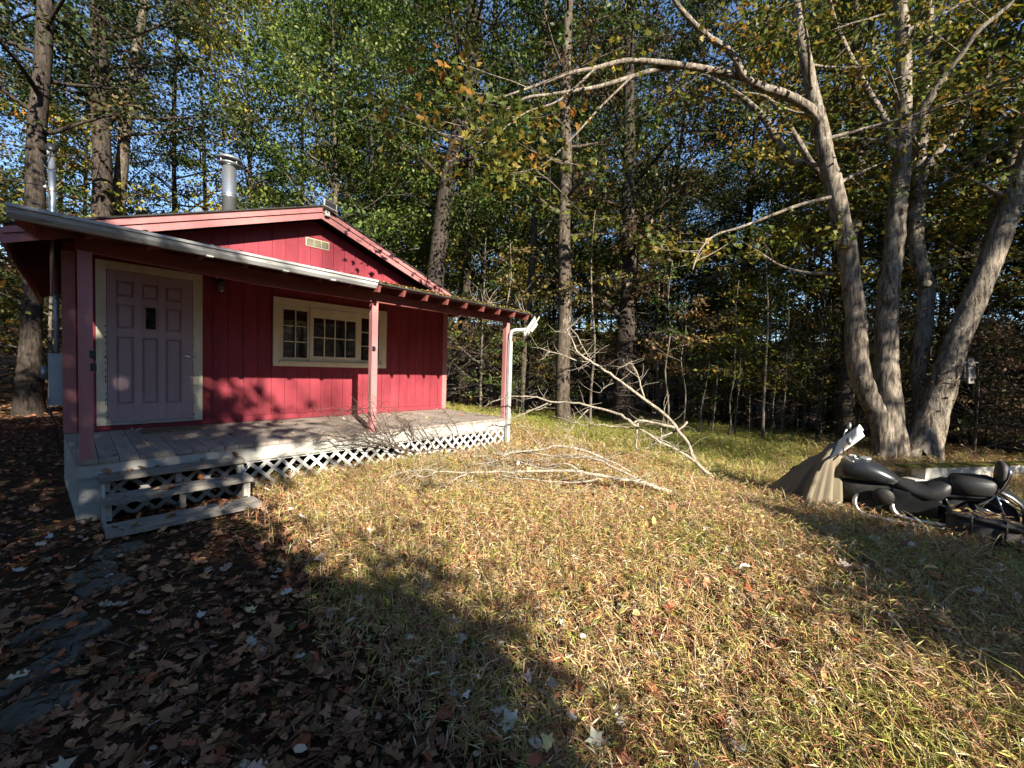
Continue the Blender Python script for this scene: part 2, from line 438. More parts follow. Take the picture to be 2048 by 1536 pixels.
# --- door
trim = MB().box(.282, .377, -.032, -.002, .075, 2.195).box(1.262, 1.372, -.032, -.002, .075, 2.195).box(.378, 1.261, -.032, -.002, 2.09, 2.195)
door = trim.build('door', M['cream_worn'], cabin)
rf_ = random.Random(8)
for (xc, n_) in ((.366, 16), (1.272, 9)):
    for i in range(n_):
        z = .16 + i * 1.25 / n_ + rf_.uniform(-.02, .02); h = rf_.uniform(.015, .055); w_ = rf_.uniform(.003, .009)
        MB().prism([(xc - w_, z), (xc + w_ * .6, z + h * .1), (xc + w_, z + h), (xc - w_ * .5, z + h * .9)], 'y', -.0335, -.0322).build('peeled_paint', M['peel'], door)
MB().box(.36, 1.28, -.05, -.002, .072, .108).build('threshold', M['white_wood'], door)
MB().box(.383, 1.256, -.012, -.003, .112, 2.086).build('door_leaf', M['door'], door)
cols = ((.468, .64), (.716, .884), (.956, 1.135)); rows = ((1.755, 1.955), (1.335, 1.66), (.34, 1.236))
xs = [.383] + [e for c in cols for e in c] + [1.256]; zs = [.112, .34, 1.236, 1.335, 1.66, 1.755, 1.955, 2.086]
st = MB()
for i in range(0, 8, 2): st.box(xs[i], xs[i + 1], -.034, -.0125, .112, 2.086)
for i in range(0, 8, 2):
    for (c0, c1) in cols: st.box(c0 + .001, c1 - .001, -.0335, -.0125, zs[i], zs[i + 1])
st.build('stile_and_rail', M['door'], door)
for ri, (z0, z1) in enumerate(rows):
    for ci, (c0, c1) in enumerate(cols):
        if ri == 1 and ci == 1:
            MB().box(c0 + .001, c1 - .001, -.0330, -.0125, z0, z1).build('glazing_block', M['door'], door)
            MB().box(.752, .853, -.0375, -.0337, 1.352, 1.643).build('pane', M['glass'], door)
            MB().box(.738, .751, -.0415, -.0337, 1.34, 1.655).box(.854, .867, -.0415, -.0337, 1.34, 1.655).box(.7515, .8535, -.0415, -.0337, 1.34, 1.3515).box(.7515, .8535, -.0415, -.0337, 1.6435, 1.655).build('pane_frame', M['door'], door)
            continue
        i1 = .018; q = [(c0 + .004, z0 + .004), (c1 - .004, z0 + .004), (c0 + .004, z1 - .004), (c1 - .004, z1 - .004)]
        v = [(x, y, z) for (z, zi) in ((z0 + .004, z0 + i1 + .01), (z1 - .004, z1 - i1 - .01)) for (x, z, y) in ()]
        a, b, c, d = c0 + .010, c1 - .010, z0 + .010, z1 - .010
        m = .024
        v = [(a, -.0126, c), (b, -.0126, c), (a + m, -.027, c + m), (b - m, -.027, c + m), (a, -.0126, d), (b, -.0126, d), (a + m, -.027, d - m), (b - m, -.027, d - m)]
        v = [v[0], v[1], v[2], v[3], v[4], v[5], v[6], v[7]]
        f = [(2, 3, 7, 6), (0, 1, 3, 2), (4, 6, 7, 5), (0, 2, 6, 4), (1, 5, 7, 3)]
        MB().add(v, f).build('panel', M['door'], door)
kn = MB().lathe([(.001, -.092), (.018, -.09), (.027, -.075), (.025, -.06), (.012, -.05), (.012, -.036), (.030, -.034), (.031, -.0275)], (1.2, 0, 1.005), 'y', 16)
kn.build('knob', M['chrome'], door, True)
MB().box(1.285, 1.30, -.036, -.0325, .95, 1.06).build('strike_plate', M['chrome_dull'], door)

# --- window: casing, three sashes with muntins, each pane
cas = MB().box(2.303, 2.392, -.036, -.002, .895, 2.03).box(4.25, 4.345, -.036, -.002, .895, 2.03).box(2.393, 4.249, -.036, -.002, 1.92, 2.03).box(2.393, 4.249, -.036, -.002, .895, .985)
window = cas.build('window', M['cream'], cabin)
MB().box(2.39, 4.25, -.075, -.0365, .955, .985).build('window_sill', M['cream'], window)
def sash(x0, x1, z0, z1, px, pz, y=-.030):
    s = MB().box(x0, px[0], y, -.006, z0, z1).box(px[-1], x1, y, -.006, z0, z1)
    s.box(px[0] + .0005, px[-1] - .0005, y, -.006, z0, pz[0]).box(px[0] + .0005, px[-1] - .0005, y, -.006, pz[-1], z1)
    s.build('sash', M['cream'], window)
    for x in px[1:-1]: MB().box(x - .008, x + .008, y + .003, -.0125, pz[0] + .0005, pz[-1] - .0005).build('muntin', M['cream'], window)
    for z in pz[1:-1]:
        for i in range(len(px) - 1):
            MB().box(px[i] + .0085, px[i + 1] - .0085, y + .004, -.0125, z - .008, z + .008).build('muntin', M['cream'], window)
    for i in range(len(px) - 1):
        for j in range(len(pz) - 1):
            MB().box(px[i] + .001, px[i + 1] - .001, -.012, -.007, pz[j] + .001, pz[j + 1] - .001).build('pane', M['glass'], window)
sash(2.394, 2.872, .988, 1.918, (2.453, 2.645, 2.833), (1.045, 1.312, 1.578, 1.843))
sash(2.876, 3.752, .988, 1.918, (2.933, 3.124, 3.313, 3.506, 3.700), (1.079, 1.412, 1.755), -.042)
sash(3.756, 4.248, .988, 1.918, (3.815, 4.002, 4.186), (1.045, 1.312, 1.578, 1.843))

# --- gable vent of three blocks
vent = MB().box(2.80, 3.195, -.012, -.002, 2.975, 3.115).build('gable_vent', M['cream'], cabin)
for i in range(3):
    x0 = 2.812 + i * .127
    p = MB().box(x0, x0 + .12, -.018, -.0125, 2.985, 3.105).build('vent_block', M['vent'], vent)
    MB().box(x0 + .01, x0 + .11, -.021, -.0185, 2.998, 3.03).box(x0 + .01, x0 + .11, -.021, -.0185, 3.04, 3.065).box(x0 + .01, x0 + .11, -.021, -.0185, 3.075, 3.095).build('louvre', M['vent'], vent)

# --- stove pipe through the roof
pipe = MB().lathe([(.103, 3.1), (.103, 3.74), (.110, 3.745), (.110, 3.765), (.103, 3.77), (.103, 3.78), (.110, 3.785), (.110, 3.805), (.103, 3.81), (.103, 4.27)], (1.92, 1.0, 0), 'z', 24).build('stove_pipe', M['galv'], cabin, True)
MB().lathe([(.15, 4.36), (.185, 4.365), (.187, 4.385), (.15, 4.42), (.08, 4.445), (.001, 4.45)], (1.92, 1.0, 0), 'z', 24).build('rain_cap', M['galv_dull'], pipe, True)
MB().lathe([(.10, 4.2705), (.155, 4.29), (.165, 4.31), (.16, 4.312), (.11, 4.30)], (1.92, 1.0, 0), 'z', 24).build('cap_collar', M['galv_dull'], pipe, True)
for a in (0.4, 2.0, 3.6, 5.2):
    MB().box(-.008, .008, -.004, .004, 4.29, 4.38).build('cap_strap', M['galv_dull'], pipe).location = (1.92 + .15 * math.cos(a), 1.0 + .15 * math.sin(a), 0)

# --- electric service: mast, weatherhead, conduit, meter box
mast = MB().tube([(-.075, .35, 1.7), (-.075, .35, 2.4), (-.078, .35, 3.42)], .031, 14).build('service_mast', M['galv'], cabin, True)
MB().loft([(.27, -.078, 3.50, .02, .02), (.30, -.078, 3.52, .045, .05), (.36, -.078, 3.54, .055, .06), (.42, -.078, 3.50, .03, .04)]).build('weatherhead', M['black'], mast, True)
MB().tube([(-.078, .35, 3.44), (-.078, .34, 3.50)], .04, 12).build('mast_collar', M['conduit'], mast, True)
MB().tube([(-.115, .33, 3.03), (-.14, .32, 3.05)], .022, 10).build('insulator', M['white'], mast, True)
MB().lathe([(.038, 3.01), (.038, 3.04)], (-.077, .35, 0), 'z', 14).build('clamp', M['chrome_dull'], mast)
cb = MB()
cb.tube(catmull([(-.078, .30, 3.49), (-.12, .27, 3.40), (-.17, .25, 3.36), (-.15, .27, 3.20), (-.12, .3, 3.04), (-.10, .30, 2.92), (-.14, .3, 2.83), (-.22, .32, 2.82), (-.33, .4, 2.86)], 5), .006, 6)
cb.tube(catmull([(-.08, .30, 3.50), (-.055, .27, 3.38), (-.05, .28, 3.28), (-.10, .3, 3.26), (-.15, .31, 3.30)], 5), .006, 6)
cb.build('drip_loop', M['cable'], mast, True)
MB().tube(catmull([(-.12, .3, 3.04), (-1.6, 3.0, 3.7), (-4.2, 8.0, 5.3), (-8, 15, 8.0)], 6), .007, 5).build('service_wire', M['cable'], mast, True)
MB().tube([(-.055, .30, 1.0), (-.055, .30, 1.62), (-.06, .33, 1.70)], .026, 12).build('conduit', M['conduit'], cabin, True)
MB().lathe([(.034, 1.40), (.034, 1.44)], (-.055, .30, 0), 'z', 12).lathe([(.034, 1.60), (.034, 1.66)], (-.055, .30, 0), 'z', 12).build('conduit_coupling', M['conduit'], cabin)
mbx = MB().box(-.125, -.004, .14, .42, .34, .985).build('meter_box', M['conduit'], cabin)
MB().lathe([(.085, -.03), (.085, .0), (.07, .02), (.001, .025)], (-.155, .28, .74), 'x', 16).build('meter_dial', M['galv_dull'], mbx, True)
MB().box(-.132, -.1255, .13, .43, .33, .43).build('box_lip', M['conduit'], mbx)
wr = MB()
for i in range(5):
    r_ = random.Random(i); wr.tube(catmull([(-.08, .12, .32), (-.1 - .03 * r_.random(), .08, .2 + .1 * r_.random()), (-.06, .06, .10), (-.09 + .05 * r_.random(), .1, .02 * i), (-.05, .12, -.2)], 4), .004, 5)
wr.build('loose_wire', M['cable'], mbx, True)

# --- porch deck: boards running out from the wall, rim, lattice skirt
deck = MB().box(.16, 5.84, -1.93, -.02, -.165, -.045).build('deck_frame', M['deck'], cabin)
nb = 41; bw = (5.87 - .10) / nb
me = None
for i in range(nb):
    x = .10 + bw * i
    if me is None:
        o = MB().box(.003, bw - .003, -2.012, -.024, -.040, 0).build('deck_board', M['deck'], deck); me = o.data
        o.location = (x, 0, 0)
    else:
        link_mesh('deck_board', me, deck, (x, 0, rb.uniform(-.003, .002)))
MB().prism([(0.0, -.028), (.0995, -.028), (.0995, -2.0), (.092, -2.0)], 'z', -.040, -.001).build('end_board', M['deck'], deck)
rim = MB().box(.105, 5.865, -2.0, -1.965, -.17, -.0445).build('rim_board', M['white_wood'], deck)
MB().box(.105, 5.865, -1.995, -1.97, -.205, -.1715).build('rim_batten', M['white_wood'], deck)
MB().box(.11, .25, -1.998, -1.93, -.62, -.2065).build('corner_panel', M['white_wood'], deck)
MB().box(5.80, 5.862, -1.99, -1.93, -.62, -.2065).build('corner_panel', M['white_wood'], deck)
# left end skirt of lapped white boards (the end runs slightly askew to the wall corner)
for i in range(7):
    z0 = -.62 + i * .087
    v = [(.095, -1.985, z0), (-.004, -.03, z0), (.113, -1.985, z0), (.014, -.03, z0), (.104, -1.985, z0 + .084), (.004, -.03, z0 + .084), (.113, -1.985, z0 + .084), (.014, -.03, z0 + .084)]
    MB().hexa([v[0], v[1], v[2], v[3], v[4], v[5], v[6], v[7]]).build('end_skirt_board', M['white_wood'], deck)
lat = MB().box(.252, 5.798, -1.955, -1.945, -.235, -.21).build('lattice', M['lattice'], deck)
# 45 degree slats cut level at top and bottom, two layers
hl = .40; sw = .056; pit = .168
def slat(sgn, y0, y1):
    z1, z0 = -.212, -.212 - hl
    v = []
    for (z, off) in ((z0, 0), (z1, sgn * hl)):
        for y in (y0, y1):
            for x in (0, sw): v.append((x + off, y, z))
    return MB().hexa(v)
for sgn, (y0, y1), nm in ((1, (-1.966, -1.9555), 'a'), (-1, (-1.977, -1.9665), 'b')):
    me = None; x = .255 - (0 if sgn > 0 else 0)
    lo, hi = (.255, 5.795 - hl - sw) if sgn > 0 else (.255 + hl, 5.795 - sw)
    x = lo
    while x <= hi:
        if me is None:
            o = slat(sgn, y0, y1).build('lattice_slat', M['lattice'], lat); me = o.data; o.location = (x, 0, 0)
        else: link_mesh('lattice_slat', me, lat, (x, 0, 0))
        x += pit
    # short corner slats
    for k in range(1, 3):
        for side in (0, 1):
            d = hl - k * pit
            if d < .03: continue
            z0, z1 = -.212 - hl, -.212
            if sgn > 0 and side == 0: q = [(.255, z1 - d), (.255, z1 - d - sw), (.255 + d, z1), (.255 + d - sw, z1)]; q = [(.255, z1 - d), (.255 + d, z1), (.255 + d - sw if d > sw else .255, z1), (.255, z1 - d + sw)]
            elif sgn > 0: xx = hi + (k) * pit; q = [(xx, z0), (xx + sw, z0), (5.795, z0 + (5.795 - xx - sw)), (5.795, z0 + (5.795 - xx))]
            elif side == 0: xx = lo - k * pit; q = [(xx, z0), (xx + sw, z0), (.255, z0 + (xx + sw - .255)), (.255, z0 + max(0.001, xx - .255))]
            else: xx = hi + k * pit - hl; q = [(xx, z1), (xx + sw, z1), (5.795, z1 - (5.795 - xx - sw)), (5.795, z1 - (5.795 - xx))]
            q = [(min(max(a, .253), 5.797), min(max(b, z0), z1)) for a, b in q]
            MB().prism(q, 'y', y0, y1).build('lattice_slat', M['lattice'], lat)

# --- posts with black flag brackets
def post(x, y=-1.945, w=.045, h=1.86):
    return MB().box(x - w, x + w, y - w, y + w, .001, h).build('porch_post', M['pink_post'], cabin)
p0 = post(.163, -1.95, .048, 1.925); p1 = post(3.03); p2 = post(5.815)
for (p, x, z) in ((p0, .20, .985), (p0, .203, .865), (p1, 3.0, 1.195)):
    y = -2.0 if p is p0 else -1.9915
    MB().box(x - .012, x + .03, y - .004, y + .0, z - .035, z + .035).box(x + .005, x + .028, y - .03, y - .0045, z - .022, z + .022).build('bracket', M['black'], p)

# --- porch roof: beam, rafters, sheathing, shingle edge
def rt(x, y): return 2.115 - .012 * x + .157 * (y + 2.3)          # roof top surface
def bb(x): return 1.865 + .065 * max(0, 1 - x / 1.6)
proof = MB()
for (xa, xz) in ((-.25, 6.15),):
    v = [(x, y, rt(x, y) - t) for t in (.034, .016) for y in (-2.29, -.02) for x in (xa, xz)]
    proof.hexa(v)
proof = proof.build('porch_roof', M['soffit'], cabin)
v = [(x, y, rt(x, y) + t) for t in (-.0155, .004) for y in (-2.315, -.02) for x in (-.255, 6.155)]
MB().hexa(v).build('shingle_layer', M['shingle'], proof)
bm_ = MB(); xsb = [.10, .8, 1.6, 3.03, 5.88]
for i in range(4):
    a, b = xsb[i], xsb[i + 1]
    bm_.hexa([(x, y, z) for zf in (0, 1) for y in (-1.985, -1.91) for (x, z) in ((a, bb(a) if not zf else rt(a, -1.95) - .128), (b, bb(b) if not zf else rt(b, -1.95) - .128))])
bm_.build('beam', M['beam'], proof)
for i in range(17):
    x = -.20 + i * .3905
    v = [(xx, y, z) for (zt) in (0, 1) for (y) in (-2.305, -.03) for (xx, z) in ((x - .019, rt(x, y) - (.035 if zt else .125)), (x + .019, rt(x, y) - (.035 if zt else .125)))]
    # plumb-cut then back-cut tail end: drop the lower front edge back
    v[0] = (v[0][0], -2.265, v[0][2] + .006); v[1] = (v[1][0], -2.265, v[1][2] + .006)
    MB().hexa(v).build('rafter', M['beam'], proof)
# --- gutter along the first half, with hangers
gp = [(-2.322, .10), (-2.322, .0), (-2.375, .0), (-2.405, .035), (-2.415, .07), (-2.43, .075), (-2.43, .10), (-2.420, .10), (-2.424, .082), (-2.408, .076), (-2.398, .038), (-2.372, .006), (-2.328, .006), (-2.328, .10)]
g1 = MB()
nseg = 1
x0, x1 = -.25, 2.83
def gutter(x0, x1, za, zb):
    n = len(gp); v = [(x0, p[0], p[1] + za) for p in gp] + [(x1, p[0], p[1] + zb) for p in gp]
    f = [(i, (i + 1) % n, n + (i + 1) % n, n + i) for i in range(n)]
    m = MB().add(v, f)
    # end caps
    return m
gut = gutter(x0, x1, 2.022, 1.985).build('gutter', M['white'], cabin)
MB().prism([(p[0], p[1]) for p in gp[:7]], 'x', x0 - .004, x0 - .0005).build('end_cap', M['white'], gut).location = (0, 0, 2.022)
for x in (1.02, 1.72, 2.25):
    MB().box(x - .03, x + .03, -2.40, -2.33, rt(x, -2.3) - .107, rt(x, -2.3) - .092).build('gutter_hanger', M['white'], gut)
# litter in the gutter and twigs on the roof are added later
# --- downspout with elbow and the broken gutter end
dsp = MB().box(5.79, 5.868, -2.075, -2.012, -.56, 1.50).build('downspout', M['white'], cabin)
MB().tube(catmull([(5.829, -2.044, 1.495), (5.83, -2.046, 1.60), (5.845, -2.06, 1.68), (5.89, -2.11, 1.715), (5.96, -2.19, 1.72), (6.03, -2.27, 1.735)], 4), .036, 10).build('elbow', M['white'], dsp, True)
frag = MB().add(*(lambda n: ([(0, p[0] + 2.37, p[1] - .05) for p in gp] + [(.52, p[0] + 2.37, p[1] - .05) for p in gp], [(i, (i + 1) % n, n + (i + 1) % n, n + i) for i in range(n)]))(len(gp))).build('broken_gutter_end', M['white'], dsp)
frag.location = (6.0, -2.30, 1.63); frag.rotation_euler = (R(8), R(-44), R(6))
MB().box(.10, .34, -.066, -.062, -.03, .03).build('repair_strip', M['white_wood'], dsp).matrix_world = Matrix.Translation((6.0, -2.30, 1.63)) @ Matrix.Rotation(R(-44), 4, 'Y')

# --- things fixed to the cabin but liftable
lamp = empty('wall_lantern', (1.577, -.02, 1.96)); tag(lamp, 'small dark caged wall lantern between the door and the window', 'lantern')
MB().lathe([(.045, -.004), (.05, -.02), (.03, -.03), (.012, -.035)], (1.577, 0, 2.20), 'y', 14).build('backplate', M['chrome_dull'], lamp, True)
MB().tube([(1.577, -.03, 2.20), (1.577, -.09, 2.21), (1.577, -.10, 2.17)], .012, 8).build('arm', M['chrome_dull'], lamp, True)
MB().lathe([(.012, 2.18), (.03, 2.165), (.062, 2.13), (.066, 2.11), (.045, 2.115)], (1.577, -.10, 0), 'z', 16).build('cap', M['black'], lamp, True)
MB().lathe([(.04, 2.11), (.047, 2.05), (.044, 1.99), (.02, 1.965), (.001, 1.962)], (1.577, -.10, 0), 'z', 16).build('globe', simple('lantern_glass', (.35, .34, .30), .1, 0, .6, **{'Transmission Weight': .5}), lamp, True)
cg = MB()
for a in range(6):
    c, s = math.cos(a * math.pi / 3), math.sin(a * math.pi / 3)
    cg.tube([(1.577 + c * r, -.10 + s * r, z) for r, z in ((.052, 2.11), (.055, 2.05), (.05, 1.985), (.01, 1.955))], .003, 5)
cg.build('cage', M['black'], lamp, True)

fl = empty('flood_light', (2.99, -.36, 3.42)); tag(fl, 'white flood light with dark square face on the gable peak', 'light')
MB().box(2.965, 3.04, -.395, -.343, 3.44, 3.545).build('mount', M['white'], fl)
MB().lathe([(.012, -.40), (.012, -.3955)], (3.0, 0, 3.5), 'y', 10).build('screw', M['black'], fl)
hd = [(-.11, 0, 0), (.11, 0, 0), (-.075, .10, .02), (.075, .10, .02), (-.11, 0, .15), (.11, 0, .15), (-.075, .10, .12), (.075, .10, .12)]
mw = Matrix.Translation((3.02, -.44, 3.55)) @ Matrix.Rotation(R(12), 4, 'Y') @ Matrix.Rotation(R(-18), 4, 'X')
MB().hexa([mw @ Vector(p) for p in hd]).build('housing', M['white'], fl)
MB().hexa([mw @ Vector((p[0] * .85, -.012 if p[1] == 0 else -.002, .075 + (p[2] - .075) * .8)) for p in hd]).build('lens', simple('flood_lens_dark', (.03, .025, .02), .15), fl)
MB().hexa([mw @ Vector(p) for p in ((-.115, -.03, -.01), (.115, -.03, -.01), (-.115, .02, -.01), (.115, .02, -.01), (-.115, -.03, .0), (.115, -.03, .0), (-.115, .02, -.0005), (.115, .02, -.0005))]).build('visor', M['white'], fl)

dm = MB().box(.66, 1.37, -.56, -.2, .002, .016).build('doormat', M['mat']); tag(dm, 'worn flat doormat on the porch boards below the mauve door', 'doormat')

# --- front steps
steps = empty('porch_steps', (.8, -2.4, -.58)); tag(steps, 'three weathered white wooden steps leaning at the porch front below the door', 'steps')
for (z, y0, y1, dx) in ((-.135, -2.215, -2.004, 0), (-.29, -2.47, -2.205, .01), (-.495, -2.75, -2.46, .02)):
    for j in range(2):
        a, b = (y0, (y0 + y1) / 2 - .004) if j == 0 else ((y0 + y1) / 2 + .004, y1)
        if z > -.2 and j == 1: b = -2.004
        v = [(x, y, zz + (.012 * (x - .8))) for zz in (z - .042, z) for y in (a, b) for x in (.235 + dx, 1.375 + dx)]
        MB().hexa(v).build('tread', M['tread'], steps)
for x in (.285, .80, 1.33):
    MB().box(x - .022, x + .022, -2.19, -2.13, -.282, -.19).build('riser_block', M['white_wood'] if x != .80 else M['tread'], steps)
    MB().box(x - .022, x + .022, -2.44, -2.38, -.482, -.345).build('riser_block', M['white_wood'] if x != .80 else M['tread'], steps)
    MB().box(x - .022, x + .022, -2.70, -2.50, -.62, -.55).build('riser_block', M['tread'], steps)
for x in (.262, 1.355):
    MB().prism([(-2.19, -.19), (-2.01, -.19), (-2.01, -.60), (-2.45, -.60), (-2.45, -.34), (-2.36, -.34)], 'x', x - .012, x + .010).build('stringer', M['white_wood'], steps)
# measured centre lines (x, y, z, radius) in metres
MAPLE_STEMS = [[(11.34,-7.48,-0.93,0.22),(11.36,-7.47,-0.26,0.189),(11.28,-7.36,0.2,0.182),(11.13,-7.18,0.65,0.177),(11,-7.02,1.16,0.187),(10.96,-6.95,1.77,0.179),(10.95,-6.91,2.38,0.172),(10.88,-6.81,2.99,0.165),(10.82,-6.71,3.7,0.165),(10.73,-6.58,4.31,0.159),(10.64,-6.46,4.92,0.152),(10.53,-6.31,5.52,0.145),(10.45,-6.2,6.13,0.13),(10.35,-6.06,6.73,0.114),(10.25,-5.92,7.43,0.103),(10.16,-5.8,8.04,0.091),(10.09,-5.7,8.64,0.083),(10.04,-5.62,9.24,0.075),(9.99,-5.51,10.25,0.059),(9.89,-5.35,11.25,0.034)]
,[(12.05,-7.66,-0.8,0.329),(12.01,-7.54,0,0.261),(12.02,-7.46,0.97,0.222),(12.04,-7.4,1.84,0.199),(12.1,-7.39,2.71,0.179),(12.2,-7.42,3.59,0.171),(12.27,-7.43,4.14,0.174),(12.34,-7.44,4.91,0.166),(12.44,-7.47,5.69,0.158),(12.49,-7.44,6.58,0.142),(12.53,-7.4,7.7,0.135),(12.56,-7.33,8.71,0.123),(12.55,-7.26,9.39,0.112),(12.55,-7.17,10.29,0.096),(12.62,-7.16,11.42,0.072),(12.59,-7.01,12.78,0.04)]
,[(12.68,-8.04,-0.72,0.272),(12.82,-8.09,-0,0.175),(12.87,-8.04,0.66,0.148),(12.91,-7.98,1.22,0.15),(13.02,-8,1.89,0.15),(13.13,-8.01,2.58,0.146),(13.21,-8.01,3.15,0.147),(13.2,-7.9,3.61,0.136),(13.19,-7.79,4.2,0.134),(13.26,-7.78,4.79,0.138),(13.35,-7.77,5.38,0.13),(13.47,-7.78,6.33,0.114),(13.6,-7.8,7.41,0.098),(13.69,-7.77,8.5,0.082),(13.83,-7.78,9.71,0.065),(13.92,-7.74,11.05,0.049),(14.05,-7.74,12.41,0.029)]
,[(12.23,-8,-0.82,0.414),(12.32,-8.12,-0.12,0.296),(12.46,-8.28,0.64,0.239),(12.52,-8.38,1.22,0.218),(12.61,-8.5,1.85,0.204),(12.73,-8.65,2.48,0.196),(12.85,-8.81,3.1,0.189),(12.97,-8.96,3.72,0.182),(13.09,-9.11,4.43,0.168),(13.17,-9.22,5.03,0.153),(13.28,-9.36,5.73,0.14),(13.43,-9.54,6.52,0.122),(13.65,-9.77,7.61,0.095),(13.86,-9.99,8.89,0.075),(14.14,-10.26,10.46,0.05),(14.35,-10.47,11.81,0.024)]
,[(13.07,-8.83,3.14,0.137),(13.46,-8.97,4.04,0.138),(13.88,-9.14,4.97,0.125),(14.3,-9.31,5.94,0.111),(14.71,-9.46,7.05,0.098),(15.17,-9.64,8.54,0.077),(15.55,-9.73,10.2,0.06),(15.98,-9.87,12.02,0.039)]
]
MAPLE_LIMBS = [[(10.41,-6.21,6.15,0.097),(10.12,-6.01,6.4,0.09),(9.71,-5.69,6.57,0.083),(9.34,-5.41,6.63,0.076),(8.97,-5.14,6.76,0.069),(8.69,-4.94,7.16,0.061),(8.27,-4.6,7.41,0.054),(7.93,-4.34,7.7,0.046),(7.7,-4.21,7.89,0.038),(7.43,-4.02,8.35,0.03)]
,[(9.15,-5.09,6.87,0.069),(8.58,-4.7,6.87,0.063),(8.02,-4.33,6.83,0.057),(7.48,-3.98,6.76,0.051),(6.96,-3.64,6.65,0.045),(6.45,-3.34,6.38,0.038),(6.02,-3.11,6.17,0.032),(5.59,-2.89,5.88,0.025),(5.18,-2.69,5.61,0.019),(4.84,-2.57,5.38,0.012)]
,[(8.14,-4.29,6.91,0.049),(7.58,-3.94,6.69,0.045),(7.11,-3.7,6.42,0.04),(6.58,-3.37,6.12,0.035),(6.13,-3.14,5.91,0.031),(5.69,-2.93,5.71,0.026),(5.27,-2.73,5.52,0.021),(4.87,-2.56,5.13,0.016),(4.53,-2.46,4.76,0.012),(4.28,-2.45,4.43,0.008)]
,[(10.61,-5.87,5.49,0.087),(10.77,-5.45,6.12,0.08),(10.99,-5.09,6.91,0.071),(11.11,-4.62,7.61,0.061),(11.12,-4.02,8.29,0.049),(11.14,-3.45,8.81,0.035)]
,[(10.71,-6.46,4.94,0.064),(10.94,-6.05,5.56,0.059),(11.21,-5.66,6.45,0.051),(11.33,-5.1,7.52,0.042),(11.33,-4.44,7.97,0.032)]
,[(12.55,-7.5,6.3,0.103),(12.5,-7.76,6.84,0.087),(12.43,-7.99,7.3,0.073),(12.34,-8.22,7.61,0.059),(12.24,-8.44,7.91,0.047),(12.31,-8.85,8.25,0.036),(12.31,-9.17,8.67,0.025)]
,[(12.83,-7.72,5.07,0.075),(13.22,-7.95,5.9,0.066),(13.79,-8.38,6.8,0.056),(14.15,-8.58,7.43,0.048),(14.48,-8.76,7.88,0.039),(14.92,-9.04,8.69,0.031),(15.4,-9.38,9.38,0.022)]
,[(12.22,-7.3,5.98,0.071),(12.3,-7.15,6.72,0.065),(12.25,-6.87,7.35,0.059),(12.28,-6.67,7.9,0.052),(12.23,-6.37,8.68,0.045),(12.25,-6.15,9.37,0.037),(12.3,-5.97,10.19,0.028)]
,[(13.25,-7.98,3.44,0.056),(13.68,-8.23,3.66,0.044),(14.19,-8.58,3.89,0.031),(14.67,-8.9,4.01,0.019)]
,[(10.52,-6.42,4.64,0.036),(9.82,-6.02,4.37,0.031),(9.18,-5.68,4.06,0.027),(8.5,-5.3,3.72,0.022),(7.93,-5.05,3.48,0.017),(7.5,-4.94,3.13,0.013),(7.16,-4.95,2.72,0.008)]
,[(10.92,-6.79,3.05,0.039),(10.87,-6.47,3.16,0.035),(10.73,-6.05,3.22,0.031),(10.59,-5.61,3.41,0.026),(10.5,-5.23,3.73,0.021),(10.4,-4.84,4.05,0.015)]
,[(6.86,-3.83,6.22,0.021),(6.31,-3.56,5.54,0.018),(5.84,-3.38,4.93,0.015),(5.39,-3.22,4.4,0.011),(5.01,-3.12,4.08,0.008)]
,[(6.17,-3.52,6.14,0.021),(5.57,-3.24,5.43,0.017),(5.01,-2.98,5.06,0.013),(4.46,-2.76,4.48,0.009),(4.05,-2.66,4.19,0.006)]
]
